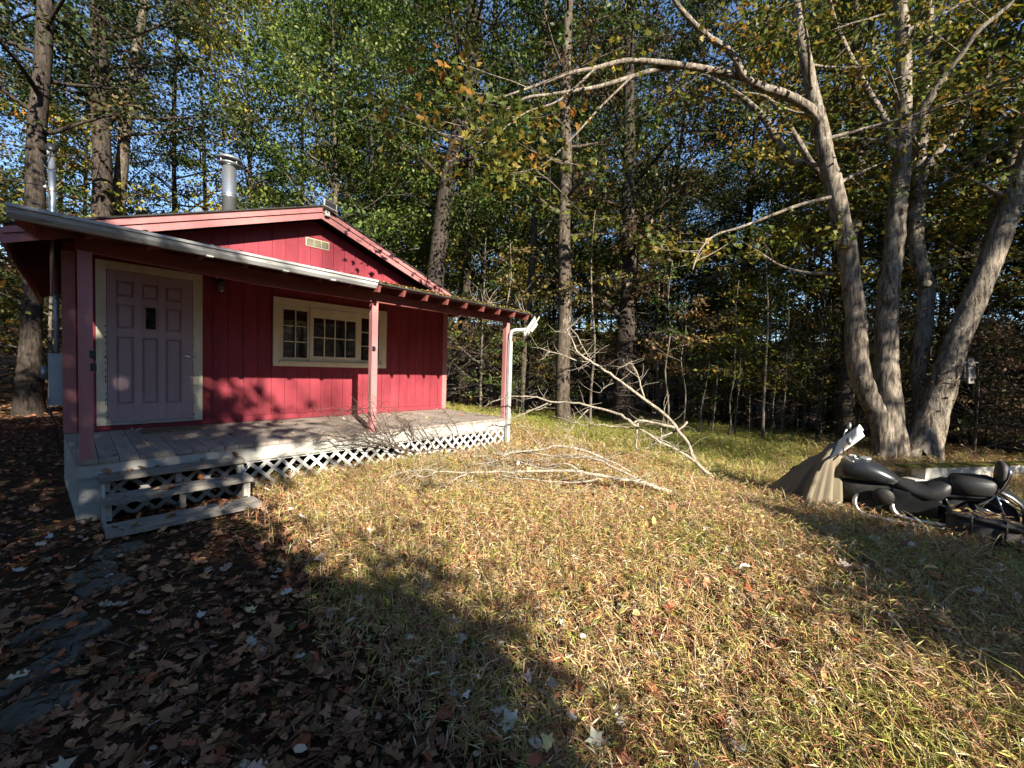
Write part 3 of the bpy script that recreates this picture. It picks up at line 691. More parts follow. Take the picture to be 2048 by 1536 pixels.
TRUNKS = [[(10.11,-0.38,-0.93,0.255),(10.15,-0.23,0.67,0.219),(10.28,-0.13,3.11,0.205),(10.33,0.05,5.42,0.19),(10.45,0.12,7.3,0.176),(10.49,0.29,9.35,0.162),(10.62,0.38,11.58,0.139),(10.74,0.46,13.51,0.116),(10.83,0.59,15.79,0.086),(10.89,0.76,18.08,0.047)]
,[(11.86,-1.41,-1.19,0.382),(11.93,-1.35,0.08,0.322),(12,-1.26,1.67,0.292),(12.19,-1.27,3.92,0.261),(12.23,-1.1,6.49,0.224),(12.29,-0.96,8.93,0.194),(12.35,-0.82,11.38,0.155),(12.45,-0.73,13.85,0.125),(12.55,-0.62,16.34,0.086),(12.61,-0.5,18.52,0.047)]
,[(10.65,1.68,-1.19,0.147),(10.75,1.84,1.63,0.131),(10.97,1.85,4.08,0.123),(11.14,1.91,6.57,0.114),(11.4,1.95,10.49,0.097),(11.54,2.07,13.21,0.08),(11.68,2.2,16.31,0.053),(11.76,2.36,18.71,0.036)]
,[(9.21,5.44,-1.69,0.413),(9.27,5.42,0.43,0.375),(9.34,5.4,2.72,0.346),(9.57,5.26,5.76,0.318),(9.77,5.09,8.03,0.29),(10.05,4.82,9.91,0.262),(10.22,4.65,11.39,0.243),(10.29,4.6,13.24,0.224),(10.32,4.58,14.69,0.205),(10.35,4.6,16.88,0.158),(10.34,4.7,19.8,0.083)]
,[(0.78,9.6,1.15,0.315),(0.72,9.78,3.22,0.261),(0.71,9.91,5.3,0.24),(0.71,10.01,7.08,0.219),(0.68,10.13,8.57,0.203),(0.67,10.22,10.05,0.192),(0.67,10.32,11.53,0.182),(0.65,10.46,13.76,0.145),(0.64,10.62,16.43,0.088),(0.66,10.72,18.36,0.041)]
,[(0.95,10.3,1.16,0.278),(0.99,10.53,3.37,0.236),(1.06,10.71,5.29,0.193),(1.19,10.82,7.08,0.161),(1.29,10.93,8.42,0.151),(1.42,11.02,9.78,0.142),(1.65,11.03,11.65,0.12),(1.9,11.03,13.72,0.098),(2.1,11.09,16.14,0.069),(2.18,11.27,18.26,0.038)]
,[(-0.68,8.46,0.12,0.251),(-0.64,8.51,1.19,0.195),(-0.59,8.59,2.84,0.184),(-0.54,8.69,4.88,0.185),(-0.5,8.77,6.67,0.177),(-0.4,8.78,8.09,0.166),(-0.32,8.83,10.03,0.151),(-0.23,8.89,12.1,0.118),(-0.17,9,14.56,0.072),(-0.16,9.13,16.52,0.034)]
,[(13.83,-6.79,-0.96,0.253),(13.88,-6.69,0.14,0.204),(14.01,-6.69,1.2,0.179),(14.17,-6.7,2.41,0.184),(14.3,-6.69,3.62,0.174),(14.45,-6.65,5.53,0.164),(14.58,-6.61,7.18,0.154),(14.65,-6.5,8.85,0.14),(14.71,-6.37,10.68,0.115),(14.79,-6.24,12.8,0.084),(14.84,-6.08,15.07,0.042)]
,[(13.02,6.42,-2.44,0.211),(13.08,6.53,0.38,0.188),(13.2,6.61,4.14,0.176),(13.29,6.72,7.91,0.164),(13.53,6.7,12.15,0.141),(13.65,6.85,16.86,0.118),(13.72,7.02,21.09,0.082),(13.79,7.13,24.38,0.047)]
]
SAPLINGS = [[(11.97,-5.23,-1.14,0.06),(12.08,-5.17,0.17,0.051),(12.22,-5.14,1.51,0.042),(12.35,-5.09,2.86,0.033),(12.41,-4.97,4.23,0.024),(12.58,-4.97,5.62,0.015)]
,[(11.39,-4.5,-1.02,0.04),(11.45,-4.59,-0.35,0.033),(11.4,-4.55,0.3,0.027),(11.45,-4.62,0.95,0.021),(11.42,-4.6,1.6,0.015),(11.43,-4.63,2.24,0.01)]
,[(12.31,-3.9,-1.17,0.038),(12.39,-3.9,-0.38,0.032),(12.49,-3.91,0.42,0.027),(12.56,-3.89,1.22,0.021),(12.57,-3.8,2.02,0.015),(12.7,-3.85,2.83,0.01)]
,[(10.99,-3.9,-1.06,0.047),(11.18,-3.94,-0.51,0.04),(11.29,-3.9,0.04,0.033),(11.47,-3.93,0.61,0.026),(11.63,-3.95,1.18,0.019),(11.75,-3.91,1.77,0.012)]
,[(12,-4.59,-1.08,0.035),(11.99,-4.56,-0.16,0.03),(12.03,-4.6,0.76,0.024),(12.02,-4.57,1.67,0.019),(11.93,-4.45,2.57,0.014),(11.96,-4.48,3.48,0.009)]
,[(14.14,-4.5,-1.39,0.033),(14.23,-4.5,-0.76,0.028),(14.26,-4.45,-0.13,0.023),(14.35,-4.46,0.5,0.018),(14.4,-4.43,1.14,0.013),(14.49,-4.44,1.78,0.008)]
,[(13.46,-5.38,-1.29,0.041),(13.47,-5.39,-0.29,0.034),(13.5,-5.41,0.7,0.028),(13.49,-5.39,1.69,0.022),(13.5,-5.39,2.67,0.016),(13.44,-5.32,3.64,0.01)]
,[(14.69,-5.53,-1.21,0.031),(14.81,-5.57,-0.43,0.026),(14.84,-5.51,0.34,0.022),(14.93,-5.51,1.13,0.017),(14.93,-5.43,1.91,0.012),(15.04,-5.45,2.71,0.008)]
,[(10.7,-3.65,-1,0.036),(10.72,-3.68,-0.22,0.03),(10.72,-3.68,0.55,0.025),(10.61,-3.57,1.32,0.019),(10.66,-3.64,2.08,0.014),(10.62,-3.6,2.84,0.009)]
,[(10.45,-3.33,-0.89,0.042),(10.51,-3.35,0.07,0.036),(10.45,-3.24,1.03,0.03),(10.54,-3.29,1.99,0.023),(10.51,-3.21,2.94,0.017),(10.58,-3.25,3.89,0.01)]
,[(10.61,-0.99,-0.99,0.067),(10.59,-0.97,0.37,0.056),(10.63,-1.02,1.73,0.046),(10.53,-0.92,3.06,0.036),(10.49,-0.87,4.39,0.026),(10.52,-0.92,5.7,0.016)]
,[(7.44,-0.46,-0.65,0.05),(7.54,-0.37,0.32,0.043),(7.59,-0.23,1.3,0.036),(7.67,-0.12,2.3,0.028),(7.85,-0.12,3.32,0.021),(7.91,0.02,4.35,0.013)]
,[(15.35,-6.1,-1.28,0.042),(15.42,-6.07,-0.37,0.036),(15.51,-6.05,0.56,0.03),(15.6,-6.04,1.49,0.023),(15.67,-6,2.42,0.017),(15.74,-5.96,3.36,0.011)]
,[(18.36,-9.17,-1.1,0.041),(18.44,-9.17,-0.06,0.035),(18.57,-9.21,0.98,0.029),(18.61,-9.16,2.02,0.023),(18.71,-9.18,3.07,0.016),(18.83,-9.21,4.13,0.01)]
,[(17.37,-9.77,-0.95,0.04),(17.32,-9.73,0.07,0.034),(17.3,-9.72,1.08,0.028),(17.19,-9.63,2.07,0.022),(17.22,-9.67,3.06,0.016),(17.16,-9.63,4.04,0.01)]
,[(13.46,-5.19,-1.18,0.024),(13.44,-5.21,-0.56,0.02),(13.36,-5.16,0.04,0.016),(13.35,-5.19,0.65,0.013),(13.31,-5.19,1.25,0.009),(13.24,-5.15,1.84,0.006)]
,[(14.21,-5.8,-1.18,0.023),(14.2,-5.77,-0.59,0.02),(14.24,-5.79,-0,0.016),(14.27,-5.81,0.58,0.013),(14.26,-5.78,1.17,0.009),(14.3,-5.8,1.76,0.006)]
]
BRANCH = {'A':[[(7.14,-5.55,-0.78,0.039),(6.92,-5.22,-0.45,0.038),(6.88,-5.1,-0.17,0.036),(6.78,-4.91,0.12,0.035),(6.72,-4.75,0.3,0.033),(6.54,-4.48,0.53,0.031),(6.42,-4.28,0.68,0.029),(6.29,-4.05,0.88,0.026),(6.18,-3.86,1.02,0.024),(6.09,-3.68,1.15,0.022),(5.99,-3.5,1.28,0.019),(5.97,-3.4,1.46,0.016),(5.95,-3.3,1.64,0.014),(5.97,-3.25,1.7,0.011)]
,[(6.87,-5.24,-0.44,0.029),(6.6,-5.08,-0.26,0.024),(6.28,-4.87,-0.09,0.02),(5.99,-4.69,0.1,0.015)]
,[(6.75,-4.92,0.09,0.03),(6.49,-4.79,0.15,0.025),(6.18,-4.6,0.21,0.02),(6.02,-4.57,0.18,0.015)]
,[(6.61,-4.45,0.53,0.018),(6.61,-4.37,0.76,0.016),(6.63,-4.31,0.93,0.013),(6.59,-4.18,1.12,0.011),(6.48,-3.99,1.01,0.008)]
,[(6.16,-3.64,1.15,0.017),(6.1,-3.49,1.13,0.015),(5.95,-3.26,1.22,0.012),(5.81,-3.02,1.3,0.009),(5.72,-2.85,1.35,0.007)]
,[(6.16,-3.64,1.18,0.013),(6.13,-3.52,1.36,0.011),(6.1,-3.39,1.58,0.01),(6.07,-3.28,1.71,0.008),(6.06,-3.19,1.71,0.007)]
,[(5.77,-3.05,1.29,0.009),(5.71,-2.99,1.19,0.007),(5.63,-2.91,1.11,0.004)]
,[(6.36,-4.02,0.79,0.008),(6.24,-3.89,0.69,0.006),(6.19,-3.85,0.6,0.004)]
,[(6.06,-3.68,1.13,0.008),(5.98,-3.6,1.04,0.006),(5.94,-3.55,0.96,0.004)]
]
,'B':[[(6.99,-5.04,0.17,0.025),(6.9,-4.95,0.05,0.021),(6.65,-4.69,-0.12,0.018),(6.56,-4.6,-0.32,0.014)]
,[(6.41,-4.42,0.07,0.032),(6.39,-4.22,0.2,0.03),(6.38,-4.04,0.27,0.027),(6.2,-3.68,0.35,0.025),(6.08,-3.38,0.4,0.022),(5.9,-3.02,0.39,0.02),(5.81,-2.76,0.46,0.017),(5.61,-2.37,0.45,0.014),(5.42,-2.01,0.33,0.01),(5.38,-1.81,0.19,0.007)]
,[(5.93,-2.98,0.38,0.018),(5.77,-2.71,0.23,0.015),(5.58,-2.4,0.06,0.012),(5.42,-2.13,-0.05,0.009),(5.29,-1.88,-0.22,0.006)]
,[(6.24,-3.62,0.32,0.015),(6.07,-3.5,0.12,0.012),(5.97,-3.44,-0.04,0.009),(5.86,-3.39,-0.17,0.006)]
,[(6.44,-4.44,0.13,0.024),(6.42,-4.43,-0.11,0.02),(6.41,-4.44,-0.34,0.016)]
,[(6.39,-4.39,0.04,0.014),(6.28,-4.15,0.05,0.013),(6.14,-3.88,0.07,0.011),(6.09,-3.7,0.01,0.01),(5.98,-3.46,0.06,0.008),(5.88,-3.23,-0.03,0.007),(5.87,-3.1,-0.12,0.005)]
,[(6.59,-4.75,0.14,0.013),(6.54,-4.79,-0.13,0.01),(6.46,-4.78,-0.32,0.008)]
,[(6.46,-4.48,0.03,0.016),(6.5,-4.67,-0.08,0.013),(6.63,-4.96,-0.18,0.01),(6.64,-5.13,-0.34,0.007)]
,[(6.02,-2.93,0.35,0.011),(5.87,-2.78,0.23,0.009),(5.71,-2.61,0.2,0.007),(5.67,-2.58,0,0.005)]
]
,'C':[[(5.3,-5.68,-0.61,0.034),(5.19,-5.56,-0.53,0.033),(5.01,-5.38,-0.47,0.031),(4.95,-5.32,-0.42,0.03),(4.78,-5.14,-0.37,0.028),(4.58,-4.93,-0.34,0.026),(4.35,-4.69,-0.28,0.025),(4.16,-4.49,-0.28,0.023),(3.99,-4.31,-0.28,0.021),(3.77,-4.08,-0.31,0.019),(3.65,-3.97,-0.3,0.017),(3.38,-3.68,-0.34,0.014),(3.13,-3.41,-0.32,0.012),(2.92,-3.21,-0.33,0.01),(2.77,-3.05,-0.37,0.008),(2.51,-2.79,-0.56,0.006)]
,[(4.97,-5.31,-0.42,0.021),(4.83,-4.93,-0.29,0.019),(4.78,-4.65,-0.2,0.017),(4.7,-4.33,-0.21,0.015),(4.58,-3.98,-0.23,0.013),(4.39,-3.56,-0.22,0.01),(4.35,-3.29,-0.33,0.007)]
,[(4.47,-4.61,-0.32,0.019),(4.4,-4.42,-0.24,0.016),(4.38,-4.27,-0.31,0.014),(4.3,-4.07,-0.35,0.011),(4.12,-3.76,-0.26,0.008),(3.99,-3.49,-0.18,0.005)]
,[(4.61,-4.91,-0.35,0.015),(4.37,-4.69,-0.41,0.013),(4.1,-4.44,-0.41,0.01),(3.81,-4.16,-0.38,0.007),(3.63,-3.99,-0.35,0.005)]
,[(3.36,-3.7,-0.33,0.015),(3.21,-3.69,-0.36,0.012),(3.02,-3.63,-0.45,0.009),(2.84,-3.59,-0.51,0.006),(2.69,-3.57,-0.59,0.003)]
,[(3.11,-3.43,-0.32,0.009),(2.97,-3.37,-0.37,0.007),(2.81,-3.29,-0.35,0.005),(2.65,-3.23,-0.45,0.003)]
,[(2.93,-3.24,-0.33,0.009),(2.78,-3.25,-0.41,0.006),(2.64,-3.29,-0.48,0.003)]
,[(4.39,-4.82,-0.42,0.009),(4.12,-4.74,-0.5,0.007),(3.85,-4.63,-0.51,0.005),(3.58,-4.54,-0.53,0.003)]
]
,'D':[[(5.1,-4.55,-0.24,0.024),(4.92,-4.35,-0.14,0.022),(4.69,-4.1,-0.09,0.02),(4.54,-3.94,-0.14,0.017),(4.32,-3.7,-0.19,0.015),(4.13,-3.5,-0.25,0.012),(4.24,-3.61,-0.25,0.01),(4.03,-3.4,-0.35,0.008),(3.83,-3.18,-0.41,0.005)]
,[(4.77,-4.04,-0.11,0.014),(4.57,-3.73,-0.22,0.011),(4.43,-3.47,-0.23,0.008),(4.32,-3.26,-0.32,0.004)]
,[(5.09,-4.99,-0.35,0.016),(4.98,-4.77,-0.24,0.014),(4.85,-4.53,-0.2,0.013),(4.74,-4.31,-0.18,0.011),(4.62,-4.08,-0.23,0.009),(4.47,-3.82,-0.32,0.007),(4.33,-3.57,-0.31,0.005)]
,[(4.7,-3.82,-0.2,0.009),(4.61,-3.56,0.06,0.006),(4.58,-3.37,0.2,0.004)]
,[(4.92,-4.35,-0.14,0.007),(4.97,-4.32,0.03,0.005),(4.99,-4.26,0.11,0.004)]
]
,'E':[[(5.26,-2.16,-0.67,0.014),(4.34,-2.19,-0.38,0.011),(3.62,-2.16,-0.36,0.009),(3.18,-2.17,-0.15,0.007),(2.88,-2.21,-0.04,0.006),(2.54,-2.12,0.02,0.004),(2.26,-2.19,0.11,0.003)]
,[(3.59,-2.21,-0.34,0.012),(3.31,-2.16,-0.24,0.01),(3.07,-2.15,-0.17,0.008),(2.73,-2.22,-0.05,0.006),(2.45,-2.15,-0.07,0.004),(2.16,-2.14,-0.08,0.003)]
,[(3.18,-2.17,-0.15,0.007),(3.04,-2.2,-0.02,0.006),(2.98,-2.13,0.02,0.005),(2.64,-2.16,0.29,0.004),(2.43,-2.16,0.37,0.003)]
,[(3.03,-2.22,-0.01,0.007),(2.89,-2.17,0.19,0.006),(2.74,-2.22,0.33,0.004),(2.74,-2.14,0.37,0.003)]
,[(3.62,-2.16,-0.16,0.008),(3.5,-2.2,0.01,0.006),(3.43,-2.23,0.14,0.005),(3.29,-2.17,0.22,0.003)]
,[(3.81,-2.15,-0.28,0.008),(3.63,-2.13,-0.09,0.007),(3.37,-2.18,0.14,0.005),(3.23,-2.14,0.25,0.004),(3.12,-2.22,0.34,0.003)]
,[(3.93,-2.22,-0.31,0.008),(3.84,-2.14,-0.11,0.006),(3.68,-2.15,0.11,0.004)]
,[(4.45,-2.22,-0.24,0.008),(4.41,-2.2,-0.05,0.007),(4.2,-2.22,0.18,0.005),(4.13,-2.16,0.28,0.004)]
,[(3.33,-2.14,-0.24,0.007),(3.18,-2.16,0.02,0.006),(3.06,-2.22,0.18,0.004),(3.02,-2.15,0.45,0.003)]
,[(2.9,-2.16,-0.05,0.007),(2.75,-2.17,0.13,0.006),(2.48,-2.17,0.22,0.004),(2.24,-2.17,0.29,0.003)]
,[(3.02,-2.23,0.06,0.007),(2.91,-2.14,0.35,0.005),(2.88,-2.12,0.52,0.003)]
,[(2.41,-2.23,-0.05,0.006),(2.29,-2.23,0.06,0.005),(2.09,-2.24,0.04,0.003)]
,[(5.25,-2.17,-0.66,0.009),(4.93,-2.23,-0.34,0.006),(4.68,-2.23,0.04,0.004)]
,[(3.52,-2.15,-0.36,0.007),(3.2,-2.21,-0.22,0.006),(2.95,-2.22,-0.17,0.004),(2.63,-2.2,-0.15,0.003)]
,[(3.25,-2.18,-0.15,0.007),(3.23,-2.15,-0.04,0.006),(3.35,-2.16,0,0.005),(3.53,-2.15,0.06,0.003)]
,[(3.08,-2.13,-0.18,0.007),(2.82,-2.19,-0.17,0.005),(2.58,-2.15,-0.08,0.003)]
,[(4.32,-2.22,-0.38,0.008),(4.12,-2.13,-0.2,0.006),(3.94,-2.23,-0,0.004)]
]
}
SHADE = [('bushy', -5.0, -13.0, 1.65, 2.35, 0), ('bushy', -2.9, -12.3, 1.05, 1.2, 1), ('cedar', -8.0, -14.0, 1.0, 1.1, 0), ('bushy', -2.0, -12.0, .95, .85, 1), ('bushy', -1.3, -11.4, .75, .75, 1), ('green', -12, -16, 1.0, 1.0, 0), ('high_crown', -9.7, -40, 1.0, 1.0, 0),  # all out of view, placed and sized to cast the shade and dapple
         ('green', -7.0, -1.5, .95, .85, 2), ('dark', -8.5, 4.5, 1.0, 1.0, 0),
         ('bushy', 2.4, -14.5, .9, .95, 1), ('bushy', 3.4, -15.2, .9, .9, 1),
         ('airy', 8, -20, 1, 1, 0), ('airy', 13, -21, 1.05, 1, 1), ('shade', 18, -20, 1, 1, 0), ('shade', 23, -22, 1.1, 1.1, 1), ('shade', 28, -20, 1, 1, 0), ('airy', 6, -25, 1.05, 1.0, 1), ('shade', 34, -21, 1, 1, 1), ('shade', 16, -27, 1.1, 1.1, 0)]

# ================================================================== foliage helpers
T_DIAMOND = (np.array([(0, 0, 0), (.45, .30, .05), (1, 0, -.06), (.45, -.30, .05)]), np.array([(0, 1, 2), (0, 2, 3)]))
T_BLADE = (np.array([(0, 0, 0), (.35, .058, .03), (1, 0, -.14), (.35, -.058, .03)]), np.array([(0, 1, 2), (0, 2, 3)]))
def _star():
    # five-lobed maple leaf, stalk at x=0
    out = [(0, .0), (.10, .30), (.02, .46), (.33, .40), (.48, .62), (.56, .26), (1.0, 0), (.56, -.26), (.48, -.62), (.33, -.40), (.02, -.46), (.10, -.30)]
    v = [(.32, 0, -.05)] + [(x, y, .45 * y * y - .16 * x * x + .05 * math.sin(9 * x + 5 * y)) for x, y in out]
    n = len(out)
    return np.array(v), np.array([(0, 1 + i, 1 + (i + 1) % n) for i in range(n)])
T_MAPLE = _star()
def _oak():
    out = [(0, 0), (.12, .10), (.22, .30), (.34, .16), (.50, .36), (.62, .18), (.80, .28), (1.0, 0), (.80, -.28), (.62, -.18), (.50, -.36), (.34, -.16), (.22, -.30), (.12, -.10)]
    v = [(.5, 0, -.06)] + [(x, y, .5 * abs(y) ** 1.3 + .35 * (x - .5) ** 2 + .04 * math.sin(11 * x + 7 * y)) for x, y in out]; n = len(out)
    return np.array(v), np.array([(0, 1 + i, 1 + (i + 1) % n) for i in range(n)])
T_OAK = _oak()
T_HEX = (np.array([(0, 0, 0), (.25, .26, .05), (.7, .24, .03), (1, 0, -.08), (.7, -.24, .03), (.25, -.26, .05)]), np.array([(0, 1, 2), (0, 2, 3), (0, 3, 4), (0, 4, 5)]))

def frames(d, n):
    d = d / (np.linalg.norm(d, axis=1, keepdims=True) + 1e-9)
    y = np.cross(n, d); y = y / (np.linalg.norm(y, axis=1, keepdims=True) + 1e-9)
    z = np.cross(d, y)
    return d, y, z

def leaf_cloud(tmpl, c, d, n, size, col, jitter=.0, rng=None):
    """c,d,n (N,3); size (N,), col (N,3) -> verts, faces, colours"""
    T, F = tmpl; N = len(c); k = len(T)
    x, y, z = frames(d, n)
    co = c[:, None, :] + size[:, None, None] * (T[None, :, 0:1] * x[:, None, :] + T[None, :, 1:2] * y[:, None, :] + T[None, :, 2:3] * z[:, None, :])
    f = F[None] + (np.arange(N) * k)[:, None, None]
    cc = np.repeat(col[:, None, :], k, 1)
    return co.reshape(-1, 3), f.reshape(-1, F.shape[1]), cc.reshape(-1, 3)

def pick(rng, pal, N, var=.25):
    """weighted palette (weight, (r,g,b)) with brightness jitter"""
    w = np.array([p[0] for p in pal], float); w /= w.sum(); c = np.array([p[1] for p in pal])
    i = rng.choice(len(pal), N, p=w)
    return c[i] * rng.uniform(1 - var, 1 + var, (N, 1)) * rng.uniform(.92, 1.08, (N, 3))

PAL_GREEN = [(5, (.034, .058, .012)), (3, (.058, .084, .017)), (1.3, (.11, .12, .025)), (.4, (.20, .15, .03))]
PAL_DARK = [(5, (.022, .036, .011)), (3, (.036, .054, .015)), (.5, (.09, .085, .025))]
PAL_YELLOW = [(4, (.11, .135, .022)), (3, (.22, .20, .03)), (1.4, (.36, .24, .03)), (.6, (.34, .14, .025))]
PAL_ORANGE = [(3, (.10, .095, .03)), (3, (.19, .12, .04)), (2, (.16, .075, .035)), (1.2, (.30, .19, .05))]
PAL_LUSH = [(4, (.065, .105, .020)), (3, (.10, .14, .028)), (1, (.17, .18, .04)), (2, (.04, .066, .015))]
PAL_OLIVE = [(4, (.050, .058, .017)), (3, (.088, .088, .026)), (1.6, (.14, .125, .04)), (.8, (.20, .14, .045)), (4, (.030, .040, .013))]
PAL_BROWN = [(3, (.105, .062, .033)), (3, (.08, .07, .025)), (1.5, (.16, .095, .045)), (2, (.045, .055, .017))]
PAL_MAPLE = [(5, (.075, .098, .019)), (2.6, (.17, .165, .028)), (1.3, (.36, .26, .035)), (.8, (.40, .18, .03)), (2, (.075, .11, .022))]

def path_pts(path, n):
    P = np.array(path)[:, :3]; s = np.r_[0, np.cumsum(np.linalg.norm(np.diff(P, axis=0), axis=1))]
    t = np.linspace(0, s[-1], n)
    return np.stack([np.interp(t, s, P[:, i]) for i in range(3)], 1)

def clump_leaves(rng, centers, rad, per, size, pal, tmpl=T_DIAMOND, flat=.45, droop=.15):
    """leaf sprays: flattened puffs round each centre, leaves lying in loose layers"""
    N = len(centers) * per
    c = np.repeat(np.asarray(centers), per, 0)
    r_ = np.repeat(np.asarray(rad), per) if hasattr(rad, '__len__') else np.full(N, rad)
    u = rng.normal(0, .5, (N, 3)); u[:, 2] *= flat
    lay = np.round(u[:, 2] * 4) / 4; u[:, 2] = .5 * u[:, 2] + .5 * lay
    p = c + u * r_[:, None]
    p[:, 2] -= droop * r_ * (u[:, 0] ** 2 + u[:, 1] ** 2)
    d = u.copy(); d[:, 2] = -.25; d = d + rng.normal(0, .5, (N, 3))
    n = rng.normal(0, .45, (N, 3)) + np.array([0, 0, 1.0])
    sz = size * rng.uniform(.65, 1.3, N)
    base = pick(rng, pal, len(centers), .25)
    col = .55 * np.repeat(base, per, 0) + .45 * pick(rng, pal, N, .3)
    return leaf_cloud(tmpl, p, d, n, sz, col)

def merge(parts):
    V, F, Cc = [], [], []; b = 0
    for v, f, c in parts:
        V.append(v); F.append(f + b); Cc.append(c); b += len(v)
    return np.concatenate(V), np.concatenate(F), np.concatenate(Cc)

def limb_path(rng, p0, az, rise, L, n=7, bend=.25):
    pts = [np.array(p0, float)]; a, e = az, rise
    for i in range(n - 1):
        a += rng.normal(0, bend * .5); e += rng.normal(.02, bend * .4); e = np.clip(e, -.5, 1.35)
        st = L / (n - 1)
        pts.append(pts[-1] + st * np.array([math.cos(a) * math.cos(e), math.sin(a) * math.cos(e), math.sin(e)]))
    return np.array(pts)

def make_tree(seed, H, r0, base, cr, nl, pal, leaf=.13, per=42, matb='bark_mid', clump=.75, lean=.02, subs=4, flat=.45, taper_top=.25, tmpl=T_DIAMOND, shape='oval'):
    """one tree about the origin: (trunk mesh, crown mesh)"""
    rng = np.random.default_rng(seed); rr = random.Random(seed)
    n = 12; P = [np.zeros(3)]; lx, ly = rng.normal(0, lean, 2)
    for i in range(1, n):
        lx += rng.normal(0, .012); ly += rng.normal(0, .012)
        P.append(P[-1] + np.array([lx, ly, 1.0]) * H / (n - 1))
    P = np.array(P); P[0, 2] = -.4
    rad = [r0 * (1 - (1 - taper_top * .4) * (i / (n - 1)) ** .9) for i in range(n)]; rad[0] = r0 * 1.35
    mb = MB(); cp = catmull(np.c_[P, rad], 2); mb.tube(cp[:, :3], cp[:, 3], 9, True, .06, rr)
    cents, crad = [], []
    for i in range(nl):
        t = (i + rng.uniform(.1, .9)) / nl; h = base + (H * .97 - base) * t
        k = np.array([np.interp(h, P[:, 2], P[:, j]) for j in range(3)]); k[2] = h
        prof = math.sin(math.pi * min(1, .22 + .78 * t)) ** .7 if shape == 'oval' else (1.05 - t)
        L = cr * (prof + .12) * rng.uniform(.75, 1.2)
        az = i * 2.39996 + rng.normal(0, .35); rise = rng.uniform(.05, .5) + .5 * t if shape == 'oval' else rng.uniform(-.15, .2)
        lp = limb_path(rng, k, az, rise, L)
        rl = max(.012, r0 * .33 * (1 - .75 * t)); mb.tube(lp, np.linspace(rl, .01, len(lp)), 5, False)
        for s in range(subs):
            q = lp[2 + (s % (len(lp) - 2))]; sl = L * rng.uniform(.22, .45)
            sp = limb_path(rng, q, az + rng.choice([-1, 1]) * rng.uniform(.4, 1.1), rise + rng.normal(0, .3), sl, 4)
            mb.tube(sp, np.linspace(rl * .4, .006, 4), 4, False)
            cents += [sp[-1], sp[-2]]; crad += [clump * rng.uniform(.7, 1.2), clump * rng.uniform(.5, .9)]
        cents += [lp[-1], lp[-2]]; crad += [clump, clump * .9]
    v, f, c = clump_leaves(rng, np.array(cents), np.array(crad), per, leaf, pal, tmpl, flat)
    tm = bpy.data.meshes.new('trunk'); tm.from_pydata([tuple(p) for p in mb.v], [], mb.f); tm.polygons.foreach_set('use_smooth', [True] * len(tm.polygons)); tm.materials.append(M[matb])
    return tm, big_mesh('crown', v, f, M['leaf'], c)

def plant_tree(name, kind, x, y, rot, sc, label, cat, group, z=None, sz=None):
    e = empty(name, (x, y, float(ground_z(x, y)) if z is None else z)); e.rotation_euler = (0, 0, rot); e.scale = (sc, sc, sc if sz is None else sz)
    tag(e, label, cat, group)
    for nm, me in zip(('trunk', 'crown'), kind): link_mesh(nm, me, e)
    return e

# ------------------------------------------------------------------ kinds of tree
K = {}
K['green'] = [make_tree(11 + i, 21, .20, 5.5, 4.2, 28, PAL_GREEN, .15, 54, 'bark_dark') for i in range(3)]
K['yellow'] = [make_tree(21 + i, 18, .17, 4.5, 3.8, 26, PAL_YELLOW, .14, 50, 'bark_mid') for i in range(2)]
K['orange'] = [make_tree(31 + i, 19, .18, 5.0, 3.6, 22, PAL_ORANGE, .13, 44, 'bark_dark') for i in range(2)]
K['brown'] = [make_tree(36, 20, .18, 4.0, 3.6, 22, PAL_BROWN, .13, 46, 'bark_dark')]
K['dark'] = [make_tree(41 + i, 17, .18, 2.5, 3.4, 34, PAL_DARK, .11, 52, 'bark_dark', flat=.3, shape='cone') for i in range(2)]
K['under'] = [make_tree(51 + i, 7.5, .055, .9, 2.4, 18, p, .12, 26, 'bark_pale', clump=.6, flat=.18, subs=3) for i, p in enumerate((PAL_GREEN, PAL_OLIVE, PAL_YELLOW))]
K['shrub'] = [make_tree(61 + i, 3.4, .03, .25, 1.5, 13, p, .085, 24, 'bark_mid', clump=.42, flat=.25, subs=3) for i, p in enumerate((PAL_GREEN, PAL_BROWN, PAL_OLIVE))]
K['lush'] = [make_tree(66 + i, 17, .17, 3.0, 3.8, 30, PAL_LUSH, .145, 56, 'bark_mid', flat=.35) for i in range(2)]
K['olive'] = [make_tree(68 + i, 20, .18, 3.5, 3.8, 28, PAL_OLIVE, .135, 56, 'bark_dark', flat=.35) for i in range(2)]
K['bare'] = [make_tree(71 + i, 3.2, .03, .3, 2.0, 30, PAL_BROWN, .06, 2, 'bark_mid', clump=.5, subs=5) for i in range(2)]
K['shade'] = [make_tree(81 + i, 13, .20, 3.0, 3.6, 22, PAL_YELLOW, .16, 34, 'bark_mid', clump=.85) for i in range(2)]
K['cedar'] = [make_tree(95, 11.4, .16, .5, 3.5, 46, PAL_DARK, .13, 62, 'bark_dark', clump=.7, flat=.5, shape='cone')]  # added caster, cone fitted to the outline of the shade
K['high_crown'] = [make_tree(97, 26.5, .13, 22.0, 3.2, 14, PAL_GREEN, .15, 7, 'bark_mid', clump=.7, lean=.005)]  # added caster: high sparse crown dapples the wall and spares the lawn
K['airy'] = [make_tree(99 + i, 14, .18, 3.5, 3.8, 22, PAL_YELLOW, .16, 34, 'bark_mid', clump=.62) for i in range(2)]  # crown thinned so its gaps dapple the maple stems
K['bushy'] = [make_tree(91 + i, 4.2, .07, .3, 1.7, 22, PAL_DARK, .14, (46, 95)[i], 'bark_dark', clump=.62, flat=.6) for i in range(2)]  # added casters, dense crowns fitted to the shadow edges on the yard
